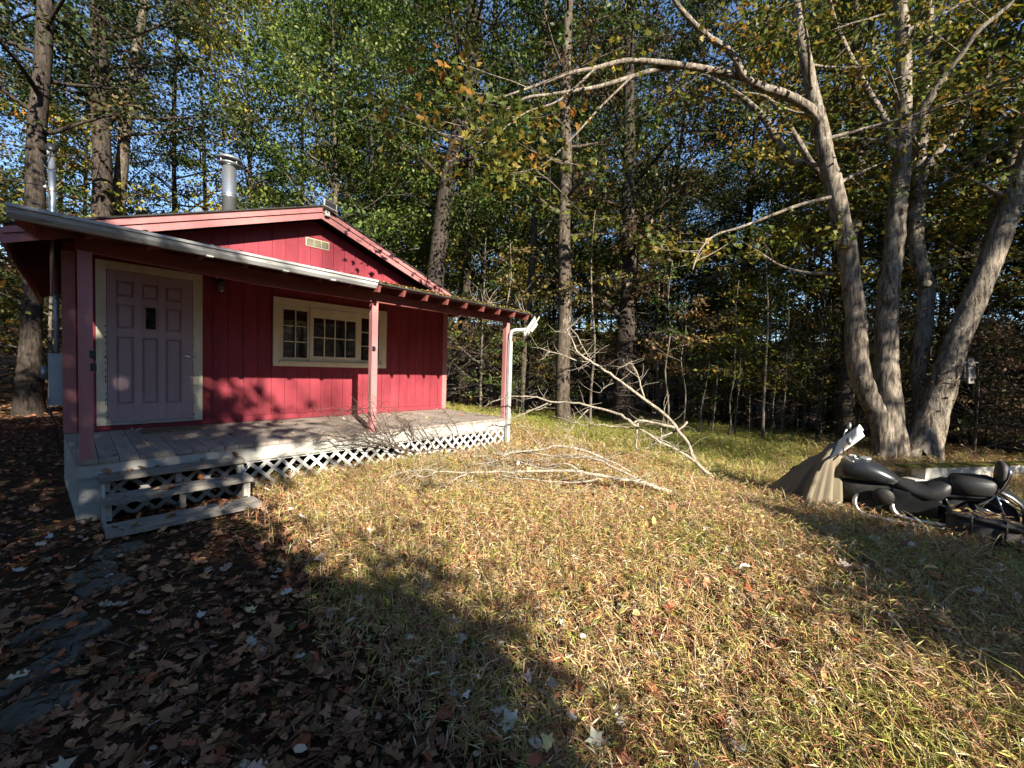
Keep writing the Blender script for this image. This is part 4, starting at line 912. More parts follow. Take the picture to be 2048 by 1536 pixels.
KL = {
 'green': ('forest_tree', 'tall green-leaved tree standing in the wood behind the yard', 'tree', 'green trees in the wood'),
 'yellow': ('forest_tree', 'tall tree with yellowing leaves standing in the wood behind the yard', 'tree', 'yellowing trees in the wood'),
 'orange': ('forest_tree', 'tall tree with rusty leaves in the wood', 'tree', 'orange trees in the wood'),
 'lush': ('forest_tree', 'leafy bright green tree in the wood', 'tree', 'bright green trees in the wood'),
 'olive': ('forest_tree', 'dense olive-leaved tree in the wood', 'tree', 'olive trees in the wood'),
 'brown': ('forest_tree', 'tree with brown dying leaves in the wood', 'tree', 'brown trees in the wood'),
 'dark': ('evergreen_tree', 'dark dense evergreen in the wood', 'tree', 'evergreens in the wood'),
 'under': ('understory_tree', 'slender pale-stemmed young tree at the wood edge', 'tree', 'young trees at the wood edge'),
 'shrub': ('shrub', 'low leafy shrub growing under the trees at the wood edge', 'shrub', 'shrubs at the wood edge'),
 'bare': ('bare_bush', 'nearly bare brown twiggy bush at the dark wood edge', 'bush', 'bare bushes at the wood edge'),
 'shade': ('roadside_tree', 'yellow-leaved tree standing across the yard opposite the cabin', 'tree', 'trees opposite the cabin'),
 'cedar': ('shade_cedar', 'dense conical dark cedar added out of view to shade the left ground', 'tree', 'added shade cedars opposite the cabin'),
 'high_crown': ('high_dapple_tree', 'tall bare-trunked tree added out of view, small high crown shaped to dapple the wall', 'tree', 'added high-crowned trees opposite the cabin'),
 'airy': ('thinned_dapple_tree', 'yellowing tree out of view, crown thinned to dapple the maple', 'tree', 'thin trees across from the maple'),
 'bushy': ('shade_bush', 'dense dark green bush added out of view to cast shade on the yard', 'bush', 'added shade bushes opposite the cabin'),
}
rp_ = random.Random(2024)
def put(kind, x, y, sc=1.0, rot=None, idx=None, sz=None):
    k = K[kind]; nm, lb, ct, gr = KL[kind]
    dx, dy = x - CAM.x, y - CAM.y; be = math.degrees(math.atan2(dx * _r.x + dy * _r.y, dx * _f.x + dy * _f.y)); di = math.hypot(dx, dy)
    if kind not in ('shade', 'bushy', 'cedar', 'high_crown', 'airy'):
        wh = 'behind the cabin' if -62 < be < -18 else 'beyond the fallen branches' if -18 <= be < 14 else 'behind the pale saplings' if 14 <= be < 36 else 'behind the big maple' if 36 <= be < 62 else 'around the far side of the yard'
        dp = 'close to the yard' if di < 17 else 'in the second row' if di < 22 else 'well back' if di < 30 else 'deep in the wood'
        lb = lb.split(' standing in')[0].split(' in the wood')[0].split(' at the')[0].split(' growing')[0] + ' ' + wh + ', ' + dp; gr = gr + ' ' + wh
    return plant_tree(nm, k[idx if idx is not None else rp_.randrange(len(k))], x, y, rp_.uniform(0, 6.28) if rot is None else rot, sc, lb, ct, gr, sz=sz)

# ------------------------------------------------------------------ measured trunks with their own crowns
def traced_tree(name, paths, matb, label, crown=None, sides=12, wob=.05, ext=None, cat='tree', group=None):
    x, y = paths[0][0][0], paths[0][0][1]; gz = float(ground_z(x, y))
    e = empty(name, (x, y, gz)); tag(e, label, cat, group)
    rr = random.Random(hash(label) % 997)
    for i, p in enumerate(paths):
        p = [tuple(q) for q in p]
        if i == 0 or p[0][2] < gz + .9:
            p = [(p[0][0], p[0][1], min(gz, p[0][2]) - .35, p[0][3] * 1.5), (p[0][0], p[0][1], min(gz + .1, p[0][2]) - .02, p[0][3] * 1.25)] + p
        q = catmull(p, 5 if sides > 15 else 3)
        mb = MB(); mb.tube([Vector(a[:3]) - e.location for a in q], np.maximum(q[:, 3], .004), sides, True, wob, rr)
        mb.build('trunk' if i == 0 else 'stem', M[matb], e, True, local=True)
    return e

def crown_for(e, seed, cents, rad, per, leaf, pal, tmpl=T_DIAMOND, flat=.4, mat='leaf', limbs=None, matb='bark_mid'):
    rng = np.random.default_rng(seed); o = np.array(e.location)
    v, f, c = clump_leaves(rng, np.array(cents) - o, rad, per, leaf, pal, tmpl, flat)
    link_mesh('crown', big_mesh('crown', v, f, M[mat], c), e)
    if limbs:
        mb = MB()
        for l in limbs: mb.tube([Vector(p[:3]) - Vector(o) for p in l], [p[3] for p in l], 5, False)
        mb.build('limbs', M[matb], e, True, local=True)['kind'] = 'stuff'

def auto_crown(path, seed, base_frac, cr, nl, clump=.7):
    """limbs and clump centres hung on a measured trunk"""
    rng = np.random.default_rng(seed); P = np.array(path); cents, limbs, rads = [], [], []
    for i in range(nl):
        t = base_frac + (1 - base_frac) * (i + .5) / nl; idx = t * (len(P) - 1)
        k = np.array([np.interp(idx, range(len(P)), P[:, j]) for j in range(4)])
        L = cr * rng.uniform(.6, 1.2) * (1.1 - .5 * t)
        lp = limb_path(rng, k[:3], i * 2.4 + rng.normal(0, .4), rng.uniform(.0, .6), L)
        limbs.append([(*p, max(.008, k[3] * .35 * (1 - s / 7))) for s, p in enumerate(lp)])
        for s in range(5):
            q = lp[2 + s % 5]; sp = limb_path(rng, q, i * 2.4 + rng.normal(0, 1), rng.normal(.2, .3), L * .35, 4)
            limbs.append([(*p, .012 * (1 - a / 5)) for a, p in enumerate(sp)]); cents += [sp[-1], sp[-2]]; rads += [clump * rng.uniform(.7, 1.2)] * 2
        cents.append(lp[-1]); rads.append(clump)
    return cents, np.array(rads), limbs

TL = [
 ('forest_tree', 'bark_mid', 'straight slim trunk with pale lower bark just beyond the fallen branches', PAL_GREEN, .30, 3.2, 22),
 ('forest_tree', 'bark_dark', 'thick shaggy dark brown trunk at the wood edge beyond the leaning dead limb', PAL_BROWN, .22, 3.2, 24),
 ('forest_tree', 'bark_mid', 'thin straight grey trunk rising behind the porch downspout', PAL_GREEN, .35, 2.4, 14),
 ('forest_tree', 'bark_dark', 'dark leaning trunk rising behind the right roof slope of the cabin', PAL_GREEN, .36, 4.0, 26),
 ('forest_tree', 'bark_dark', 'thick mottled trunk rising behind the roof between mast and stove pipe', PAL_DARK, .40, 4.2, 18),  # dark leaves and bark here put the shade into the trees behind the roof
 ('forest_tree', 'bark_mid', 'forked grey trunk leaning away from the thick mottled one behind the roof', PAL_DARK, .40, 3.4, 18),
 ('forest_tree', 'bark_dark', 'dark trunk standing in leaf litter beside the left cabin wall', PAL_DARK + PAL_BROWN, .42, 4.0, 16),
 ('forest_tree', 'bark_mid', 'brown trunk directly behind the covered motorcycle and the many-stemmed maple', PAL_YELLOW, .35, 3.2, 20),
 ('forest_tree', 'bark_dark', 'slim dark trunk in deep shade beyond the open porch end', PAL_DARK, .35, 2.8, 16),
]
for i, (p, (nm, mb_, lb, pal, bf, cr, nl)) in enumerate(zip(TRUNKS, TL)):
    e = traced_tree(nm, [p], mb_, lb, group=None)
    c, r_, lm = auto_crown(p, 300 + i, bf, cr, nl)
    crown_for(e, 400 + i, c, r_, 36, .13, pal, limbs=lm, matb=mb_)

# the many-stemmed maple
maple = traced_tree('maple_tree', MAPLE_STEMS + MAPLE_LIMBS, 'bark_maple', 'big many-stemmed maple with dappled grey bark leaning over the motorcycle', sides=20, wob=.075)
rngm = np.random.default_rng(77); cents = []; lims = []; rads = []
for li, p in enumerate(MAPLE_LIMBS + [s[-6:] for s in MAPLE_STEMS]):
    P = np.array(p); n = 5 if li < len(MAPLE_LIMBS) else 8; t0 = .45
    if li in (1, 2, 11, 12): n, t0 = 7, .72
    for j in range(n):
        t = rngm.uniform(t0, 1.0) * (len(P) - 1); k = np.array([np.interp(t, range(len(P)), P[:, a]) for a in range(3)])
        sp = limb_path(rngm, k, rngm.uniform(0, 6.28), rngm.normal(-.05, .35), rngm.uniform(.5, 1.5), 5)
        lims.append([(*q, .011 * (1 - a / 5.5)) for a, q in enumerate(sp)]); cents += [sp[-1], sp[-2]]; rads += [.42, .36]
crown_for(maple, 78, cents, np.array(rads), 18, .10, PAL_MAPLE, T_MAPLE, .5, 'leaf_maple', lims, 'bark_maple')
# upper crown of the maple, finer
cu, ru, lu = [], [], []
for s, sp in enumerate(MAPLE_STEMS):
    a, b, c = auto_crown(sp, 500 + s, .5, 2.6, 12, .6); cu += a; ru += list(b); lu += c
v, f, c = clump_leaves(np.random.default_rng(79), np.array(cu) - np.array(maple.location), np.array(ru), 26, .12, PAL_MAPLE, T_DIAMOND, .4)
link_mesh('upper_crown', big_mesh('upper_crown', v, f, M['leaf_maple'], c), maple)
mb = MB()
for l in lu: mb.tube([Vector(p[:3]) - maple.location for p in l], [p[3] for p in l], 5, False)
mb.build('upper_limbs', M['bark_maple'], maple, True, local=True)['kind'] = 'stuff'

# knots and stubs on the maple stems
for (px, r_) in ((MAPLE_STEMS[0][8], .10), (MAPLE_STEMS[1][4], .11), (MAPLE_STEMS[2][6], .09), (MAPLE_STEMS[3][9], .08)):
    c = Vector(px[:3]) - maple.location; d = (CAM - Vector(px[:3])).normalized() * (px[3] * .9) + Vector((-.05, 0, .02))
    MB().tube([c + d * .4, c + d * 1.0, c + d * 1.22, c + d * 1.28], [r_ * 1.25, r_, r_ * .85, r_ * .4], 10, True, .15, rp_).build('knot', M['bark_maple'], maple, True, local=True)

# saplings
for i, p in enumerate(SAPLINGS):
    e = traced_tree('sapling', [[(a, b, c_, r_ * .72) for (a, b, c_, r_) in p]], 'bark_pale', 'thin pale sapling stem standing at the dark edge of the wood', sides=7, wob=.03, group='pale saplings at the wood edge')
    c, r_, lm = auto_crown(p, 600 + i, .45, .9, 6, .35)
    crown_for(e, 640 + i, c, r_, 7, .11, (PAL_GREEN, PAL_YELLOW, PAL_ORANGE)[i % 3], limbs=lm, matb='bark_pale', flat=.2)

# ------------------------------------------------------------------ the wood
fx, fy = _f.x, _f.y; rx, ry = _r.x, _r.y
def place(bear, dist):
    """bearing in degrees from the viewing axis (right positive)"""
    a = R(bear); return (CAM.x + dist * (fx * math.cos(a) + rx * math.sin(a)), CAM.y + dist * (fy * math.cos(a) + ry * math.sin(a)))
def clear_of(x, y):
    if -2.0 < x < 8.0 and -12 < y < 9.0: return False
    if y < -1.5 and x < 11.5 - .02 * y: return False
    if 8 <= x < 10.5 and y < 5: return False
    return True
rw = random.Random(99); spots = []
def scatter(n, b0, b1, d0, d1, gap, kinds, s0, s1):
    for _ in range(n):
        for _try in range(40):
            b = rw.uniform(b0, b1); d = math.sqrt(rw.uniform(d0 * d0, d1 * d1)); x, y = place(b, d)
            if clear_of(x, y) and all((x - a) ** 2 + (y - c) ** 2 > gap * gap for a, c in spots): break
        else: continue
        spots.append((x, y)); put(rw.choice(kinds), x, y, rw.uniform(s0, s1))
W1 = ['green', 'olive', 'yellow', 'green', 'brown', 'dark', 'olive', 'dark', 'lush', 'olive', 'green']
for (b_, d_, kd, sc_) in ((-33, 21, 'yellow', 1.0), (-24, 17.5, 'lush', 1.0), (-19, 19, 'lush', 1.05), (-28, 24, 'lush', 1.1), (-40, 23, 'orange', .95), (-37, 27, 'brown', 1.0)):
    xx_, yy_ = place(b_, d_); spots.append((xx_, yy_)); put(kd, xx_, yy_, sc_)
scatter(9, -62, -22, 19, 34, 3.2, ['green', 'orange', 'brown', 'dark', 'green', 'dark'], .75, 1.0)     # behind the cabin, looser
scatter(34, -22, 66, 17, 27, 2.6, W1, .75, 1.1)
scatter(44, -25, 70, 27, 44, 2.8, W1 + ['dark'], .85, 1.2)
scatter(9, -70, -20, 34, 55, 3.5, W1, .7, .95)
spots = []
scatter(34, -16, 66, 14, 24, 1.6, ['under'], .7, 1.25)
scatter(14, -60, -18, 17, 30, 2.2, ['under'], .8, 1.3)
scatter(46, -12, 66, 13.0, 21, 1.0, ['shrub', 'shrub', 'bare', 'bare'], .7, 1.25)
scatter(16, -64, -40, 17, 30, 1.6, ['shrub'], .8, 1.4)
# more of the wood beyond the frame, so a step to the side still sees trees
spots = []
scatter(14, 66, 120, 15, 34, 3.5, W1, .8, 1.1)
scatter(12, -125, -70, 16, 34, 3.5, W1, .8, 1.1)

scatter(20, 80, 270, 40, 52, 3.0, ['green', 'yellow', 'green', 'brown'], .75, .88)
# far wood that reads as one mass
def far_wood():
    rng = np.random.default_rng(8); cents = []; rad = []
    for i in range(1300):
        b = rng.uniform(-180, 180); d = rng.uniform(46, 62); x, y = place(b, d); h = rng.uniform(0, 15) if -20 < b < 110 else rng.uniform(0, 9)
        cents.append((x, y, float(ground_z(x, y)) + h)); rad.append(rng.uniform(1.6, 3.0))
    v, f, c = clump_leaves(rng, np.array(cents), np.array(rad), 55, .42, PAL_GREEN + PAL_BROWN + PAL_DARK, T_DIAMOND, .8)
    o = link_mesh('far_wood', big_mesh('far_wood', v, f, M['leaf'], c)); tag(o, 'distant mass of green and brown woodland closing the view', 'woodland', kind='stuff')
far_wood()

# ------------------------------------------------------------------ unseen trees and added bushes across the yard (they throw the shade and show in the panes)
for (kind, x, y, sc, szz, ix) in SHADE: put(kind, x, y, sc, sz=szz, idx=ix)

# ================================================================== fallen branches
BL = {
 'A': ('leaning bleached dead limb propped up from the lawn towards the wood', 'dead'),
 'B': ('arching pale dead branch reaching from the propped limb to the downspout', 'dead'),
 'C': ('long pale dead branch lying across the middle of the lawn', 'dead'),
 'D': ('thin pale branch lying on the lawn just in front of the lattice corner', 'dead'),
 'E': ('fan of thin dark twigs lying against the porch lattice and deck edge', 'twig'),
}
for k, (lb, mt) in BL.items():
    P0 = BRANCH[k][0][0]; e = empty('fallen_branch', (P0[0], P0[1], float(ground_z(P0[0], P0[1])))); tag(e, lb, 'branch')
    rr = random.Random(ord(k)); rg = np.random.default_rng(ord(k)); tw = MB()
    for i, p in enumerate(BRANCH[k]):
        q = catmull(p, 3)
        gz = ground_z(q[:, 0], q[:, 1]) + q[:, 3] * .8 + .02
        if k in 'CD': q[:, 2] = np.maximum(q[:, 2], gz)
        MB().tube([Vector(a[:3]) + Vector((rr.gauss(0, .006), rr.gauss(0, .006), rr.gauss(0, .006))) - e.location for a in q], np.maximum(q[:, 3] * (.8 if k != 'E' else 1.1), .0035), 8, True, .14, rr).build('limb' if i == 0 else 'branchlet', M[mt], e, True, local=True)
        nt_ = int(len(q) * (.9 if k != 'E' else 1.6))
        for j in range(nt_):
            a = q[rr.randrange(len(q) // 4, len(q))]; sp = limb_path(rg, a[:3], rr.uniform(0, 6.28), rr.uniform(-.3, .8), rr.uniform(.12, .5), 5, .5)
            tw.tube([Vector(b) - e.location for b in sp], np.linspace(max(.003, min(.005, a[3] * .6)), .0018, 5), 4, False)
    tw.build('twigs', M[mt], e, True, local=True)['kind'] = 'stuff'
# more thin dead branches strewn between the long pale one and the lattice
rs = np.random.default_rng(44)
for i in range(7):
    t = rs.uniform(0, 1); x0 = 3.9 + 1.3 * rs.random(); y0 = -5.2 + 1.9 * (i / 6) + rs.normal(0, .1)
    L_ = rs.uniform(1.4, 2.6); az = math.radians(rs.uniform(132, 165)); e = empty('fallen_branch', (x0, y0, float(ground_z(x0, y0))))
    tag(e, 'thin grey dead branch strewn beside the long pale one on the lawn', 'branch', 'thin dead branches beside the long pale one')
    rr = random.Random(i); main = limb_path(rs, (x0, y0, 0), az, 0, L_, 10, .22); tw = MB()
    main[:, 2] = ground_z(main[:, 0], main[:, 1]) + .05 + .10 * np.abs(np.sin(np.linspace(0, 3.1, 10))) * rs.random()
    q = catmull(np.c_[main, np.linspace(rs.uniform(.010, .017), .003, 10)], 3)
    MB().tube([Vector(a[:3]) - e.location for a in q], q[:, 3], 7, True, .14, rr).build('limb', M['dead'], e, True, local=True)
    for j in range(7):
        a = q[rr.randrange(5, len(q))]; sp = limb_path(rs, a[:3], az + rr.choice([-1, 1]) * rr.uniform(.3, .8), rr.uniform(-.05, .35), rr.uniform(.3, .9), 6, .3)
        MB().tube([Vector(b) - e.location for b in sp], np.linspace(a[3] * .6, .002, 6), 5, False).build('branchlet', M['dead'], e, True, local=True)
        for _ in range(3):
            b = sp[rr.randrange(2, 6)]; s2 = limb_path(rs, b, rr.uniform(0, 6.28), rr.uniform(0, .7), rr.uniform(.1, .3), 4, .4); tw.tube([Vector(c) - e.location for c in s2], np.linspace(.003, .0015, 4), 4, False)
    tw.build('twigs', M['dead'], e, True, local=True)['kind'] = 'stuff'
# twigs that came down on the porch roof
for (x, y, n_, lb) in ((4.9, -2.1, 8, 'small bundle of bare twigs caught on the porch roof edge near the gable foot'), (5.55, -2.2, 3, 'single upright curled twig standing on the porch roof edge')):
    e = empty('roof_twig', (x, y, rt(x, y))); tag(e, lb, 'twigs'); rg = np.random.default_rng(int(x * 10)); mb = MB()
    for j in range(n_):
        sp = limb_path(rg, (rg.normal(0, .25), rg.normal(0, .06), .01), rg.uniform(0, 6.28), rg.uniform(.2, 1.2), rg.uniform(.2, .55), 6, .5); mb.tube(sp, np.linspace(.006, .002, 6), 5, False)
    mb.build('stem', M['dead'], e, True, local=True)

# ================================================================== stones
def stone(x, y, sx, sy, h, rot, seed, label, name='stepping_stone', cat='stone', group=None, tilt=0):
    rg = random.Random(seed); n = 11; mb = MB(); gz = float(ground_z(x, y))
    rad = [1 + rg.uniform(-.22, .18) for _ in range(n)]
    def ring(s, z, jit): return [(sx * s * rad[k] * math.cos(2 * math.pi * k / n), sy * s * rad[k] * math.sin(2 * math.pi * k / n), z + rg.uniform(-jit, jit)) for k in range(n)]
    rings = [ring(1.0, -.08, 0), ring(1.02, h * .45, .004), ring(.95, h * .9, .006), ring(.72, h, .008), ring(.35, h * 1.05, .008)]
    v = [p for r_ in rings for p in r_] + [(0, 0, h * 1.03)]; f = []
    for i in range(4):
        for k in range(n): f.append((i * n + k, i * n + (k + 1) % n, (i + 1) * n + (k + 1) % n, (i + 1) * n + k))
    for k in range(n): f.append((4 * n + k, 4 * n + (k + 1) % n, 5 * n))
    o = mb.add(v, f).build(name, M['stone']); o.location = (x, y, gz + .005); o.rotation_euler = (tilt, tilt * .5, rot)
    tag(o, label, cat, group); return o
stone(.33, -3.05, .17, .13, .022, .3, 1, 'grey stepping stone nearest the porch steps in the leaf litter')
stone(.17, -3.40, .14, .12, .022, 1.0, 2, 'squarish stepping stone second from the porch steps')
stone(.20, -3.66, .15, .11, .022, .2, 3, 'flat grey stepping stone with a small dry grass tuft beside it')
stone(.00, -4.02, .15, .07, .022, .3, 4, 'narrow stepping stone halfway along the leaf-covered path')
stone(.09, -4.22, .13, .08, .022, .4, 5, 'oval stepping stone with an orange leaf lying across it')
stone(-.03, -4.42, .20, .08, .022, .5, 6, 'long thin stepping stone half buried in brown leaves')
stone(-.03, -4.70, .17, .13, .022, .5, 7, 'large dark stepping stone at the foot of the path')
stone(2.08, -5.12, .21, .13, .07, .6, 8, 'pale rock poking out of the dry lawn', 'rock', 'rock', tilt=.12)
stone(1.86, -5.0, .12, .08, .022, .2, 9, 'small grey rock beside the paler one in the lawn', 'rock', 'rock')

# ================================================================== concrete block wall behind the motorcycle
wl_ = empty('block_wall', (9.6, -8.2, -.85)); tag(wl_, 'low pale concrete block wall with a mossy top behind the motorcycle', 'wall')
w0, w1 = Vector((9.05, -7.85, -.88)), Vector((12.6, -10.35, -.88)); wd = (w1 - w0); wlen = wd.length; wd.normalize(); ang = math.atan2(wd.y, wd.x)
bk = None
for j in range(2):
    for i in range(9):
        L_ = .40; xx = i * (L_ + .008) + (.2 if j else 0) - .2
        if bk is None: o = MB().box(0, L_, 0, .19, 0, .19).build('block', M['concrete'], wl_); bk = o.data
        else: o = link_mesh('block', bk, wl_); o.matrix_parent_inverse = Matrix.Translation(-wl_.location)
        q = w0 + wd * (xx + .2); o.location = (q.x, q.y, -.78 + j * .197); o.rotation_euler = (0, 0, ang + rp_.uniform(-.01, .01))
mo = MB(); rgm = random.Random(4)
for i in range(26):
    q = w0 + wd * (i * .145 - .1)
    mo.loft([(-.02 - .02 * rgm.random(), 0, 0, .05, .008), (.03, 0, .0, .085, .022 + .012 * rgm.random()), (.10, 0, 0, .09, .028 + .012 * rgm.random()), (.17, 0, 0, .085, .02), (.215, 0, 0, .05, .006)], 8)
    b = len(mo.v) - 40
    for k in range(b, len(mo.v)):
        p = Vector(mo.v[k]); c_, s_ = math.cos(ang), math.sin(ang); mo.v[k] = (q.x + p.x * c_ - p.y * s_, q.y + p.x * s_ + p.y * c_, -.388 + p.z * .8)
mo.build('moss_cap', M['moss'], wl_, True)

# ================================================================== birdhouse on the leaning maple stem
sp_ = Vector(MAPLE_STEMS[3][3][:3]); bp_ = sp_ + Vector((.676, -.736, 0)) * .30 + Vector((-.10, -.04, -.02))
bh = empty('birdhouse', bp_); tag(bh, 'small dark weathered birdhouse with a slanted roof fixed to the leaning maple stem', 'birdhouse')
def L(mb, nm, mt): return mb.build(nm, M[mt], bh, local=True)
L(MB().prism([(-.10, -.15), (.10, -.15), (.10, .10), (-.10, .16)], 'y', -.10, .10), 'box', 'birdhouse')
L(MB().hexa([(x, y, z + (.0 if zt == 0 else .018)) for zt in (0, 1) for y in (-.14, .14) for (x, z) in ((-.12, .167), (.24, .06))]), 'roof_board', 'old_board')
L(MB().box(-.13, -.102, -.05, .05, -.26, .26), 'mount_board', 'old_board')
L(MB().lathe([(.028, .1005), (.028, .104)], (0, 0, .03), 'y', 14), 'entrance_hole', 'black')
L(MB().hexa([(x, y, z + (.0 if zt == 0 else .014)) for zt in (0, 1) for y in (-.10, .10) for (x, z) in ((-.02, -.20), (.16, -.155))]), 'floor_board', 'old_board')
bh.rotation_euler = (0, .1, ang + 1.2)

# ================================================================== motorcycle (forward is +y)
bike = empty('motorcycle', (6.9, -7.62, float(ground_z(6.9, -7.62)))); bike.rotation_euler = (0, R(-7), R(3))
tag(bike, 'black cruiser motorcycle with saddlebags parked in the tall dry grass', 'motorcycle')
def P(mb, nm, mt, par=None, smooth=True):
    o = mb.build(nm, M[mt], par or bike, smooth, local=True); return o
def wheel(y, r, w):
    t = []; n = 12
    prof = [(r - .11, -w * .4), (r - .05, -w * .5), (r - .012, -w * .35), (r, 0), (r - .012, w * .35), (r - .05, w * .5), (r - .11, w * .4), (r - .11, -w * .4)]
    ty = P(MB().lathe(prof, (0, y, r), 'x', 32), 'wheel', 'tyre')
    P(MB().lathe([(r - .115, -w * .35), (r - .10, -w * .42), (r - .10, w * .42), (r - .115, w * .35), (r - .13, 0), (r - .115, -w * .35)], (0, y, r), 'x', 28), 'rim', 'chrome_dull', ty)
    sp = MB()
    for k in range(10):
        a = k * math.pi / 5; sp.tube([(0, y + .03 * math.cos(a), r + .03 * math.sin(a)), (0, y + (r - .12) * math.cos(a), r + (r - .12) * math.sin(a))], .008, 5)
    sp.lathe([(.04, -.08), (.045, 0), (.04, .08)], (0, y, r), 'x', 12); P(sp, 'spokes', 'chrome_dull', ty)
wheel(.86, .30, .11); wheel(-.62, .31, .15)
P(MB().loft([(.66, 0, .60, .05, .08), (.62, 0, .64, .13, .13), (.52, 0, .67, .175, .15), (.36, 0, .675, .19, .145), (.20, 0, .645, .17, .115), (.08, 0, .60, .12, .08), (.0, 0, .56, .06, .05)], 18, 2.3), 'fuel_tank', 'bike_black')
tank = bpy.data.objects[[o.name for o in bike.children if o.name.startswith('fuel_tank')][0]]
P(MB().loft([(.56, 0, .765, .03, .008), (.50, 0, .795, .065, .016), (.40, 0, .81, .075, .018), (.28, 0, .775, .05, .014), (.12, 0, .70, .018, .01)], 12), 'console', 'chrome', tank)
P(MB().lathe([(.04, .805), (.045, .83), (.03, .845), (.001, .848)], (0.02, .46, 0), 'z', 14), 'fuel_cap', 'chrome', tank)
P(MB().lathe([(.055, .80), (.06, .825), (.05, .83), (.001, .832)], (0, .34, 0), 'z', 16), 'speedometer', 'galv_dull', tank)
P(MB().tube([(-.155, .50, .70), (-.165, .38, .69), (-.155, .22, .65), (-.12, .1, .60)], .006, 6), 'pinstripe_trim', 'chrome_dull', tank)
P(MB().loft([(.10, 0, .575, .05, .03), (.03, 0, .56, .13, .06), (-.10, 0, .51, .18, .075), (-.22, 0, .515, .20, .10), (-.32, 0, .565, .19, .125), (-.38, 0, .61, .16, .09), (-.41, 0, .62, .09, .05)], 16, 2.4), 'rider_seat', 'vinyl')
P(MB().loft([(-.37, 0, .63, .10, .06), (-.41, 0, .65, .15, .105), (-.55, 0, .665, .16, .11), (-.68, 0, .68, .15, .10), (-.74, 0, .69, .10, .06)], 16, 3.2), 'passenger_seat', 'vinyl')
P(MB().loft([(-.10, 0, .50, .15, .03), (-.30, 0, .52, .15, .03), (-.5, 0, .56, .12, .05), (-.68, 0, .58, .11, .04)], 12), 'seat_pan', 'bike_black')
sb = P(MB().tube(catmull([(-.12, -.60, .48), (-.12, -.72, .62), (-.12, -.79, .80), (-.09, -.80, .90), (0, -.80, .93), (.09, -.80, .90), (.12, -.79, .80), (.12, -.72, .62), (.12, -.60, .48)], 5), .011, 8), 'sissy_bar', 'chrome')
P(MB().loft([(-.80, 0, .80, .09, .12), (-.775, 0, .81, .12, .155), (-.74, 0, .81, .12, .155), (-.72, 0, .80, .08, .12)], 16, 3.2), 'backrest_pad', 'leather', sb)
for s in (-1, 1): P(MB().tube([(s * .12, -.70, .60), (s * .125, -.62, .46), (s * .125, -.80, .40), (s * .12, -.72, .62)], .008, 6), 'side_plate', 'chrome', sb)
# fenders
def fender(y, r, w, a0, a1, nm):
    v = []; f = []; n = 14; m = 7
    for i in range(n):
        a = a0 + (a1 - a0) * i / (n - 1)
        for j in range(m):
            t = -1 + 2 * j / (m - 1); rr_ = r - .05 * t * t
            v.append((w * t, y + rr_ * math.cos(a), .32 + rr_ * math.sin(a)))
    for i in range(n - 1):
        for j in range(m - 1): f.append((i * m + j, i * m + j + 1, (i + 1) * m + j + 1, (i + 1) * m + j))
    o = P(MB().add(v, f), nm, 'bike_black'); md = o.modifiers.new('thick', 'SOLIDIFY'); md.thickness = .006; return o
fender(.86, .33, .08, R(40), R(150), 'front_fender'); rf = fender(-.62, .40, .12, R(35), R(205), 'rear_fender')
P(MB().tube([(-.10, -.60, .66), (-.115, -.78, .58), (-.11, -.92, .46)], .010, 6).tube([(.10, -.60, .66), (.115, -.78, .58), (.11, -.92, .46)], .010, 6), 'fender_rail', 'chrome', rf)
P(MB().loft([(-1.06, 0, .42, .04, .03), (-1.045, 0, .42, .07, .05), (-1.0, 0, .44, .07, .05), (-.98, 0, .46, .05, .03)], 12), 'tail_light', 'redlens', rf)
for s in (-1, 1):
    P(MB().tube([(0, -.98, .36), (s * .17, -.99, .35)], .009, 6), 'signal_stalk', 'chrome', rf)
    P(MB().loft([(-1.03, s * .19, .345, .012, .012), (-1.02, s * .19, .345, .033, .033), (-.99, s * .19, .345, .035, .035)], 12), 'turn_signal', 'amber', rf)
    P(MB().loft([(-.9895, s * .19, .345, .036, .036), (-.96, s * .19, .345, .028, .028), (-.94, s * .19, .345, .01, .01)], 12), 'signal_housing', 'chrome', rf)
P(MB().box(-.09, .09, -1.075, -1.07, .50, .60), 'number_plate', 'plate', rf, False)
# saddlebags
for s in (-1, 1):
    bg = P(MB().loft([(-.36, s * .25, .26, .05, .10), (-.39, s * .26, .25, .085, .15), (-.55, s * .265, .24, .10, .17), (-.75, s * .265, .22, .10, .17), (-.86, s * .26, .20, .085, .15), (-.89, s * .25, .20, .05, .10)], 16, 3.4), 'saddlebag', 'leather')
    P(MB().loft([(-.35, s * .25, .405, .06, .02), (-.39, s * .26, .41, .105, .03), (-.60, s * .27, .405, .118, .035), (-.82, s * .27, .375, .115, .035), (-.89, s * .26, .355, .10, .03), (-.91, s * .25, .34, .06, .02)], 16, 3.0), 'bag_lid', 'leather', bg)
    st_ = MB()
    for yy in (-.52, -.76): st_.tube([(s * .25, yy, .435), (s * .37, yy, .42), (s * .385, yy, .33), (s * .375, yy, .20)], .012, 6)
    P(st_, 'strap', 'vinyl', bg)
    for yy in (-.52, -.76): P(MB().box(s * .385 - .006, s * .385 + .012, yy - .02, yy + .02, .20, .24), 'buckle', 'chrome', bg, False)
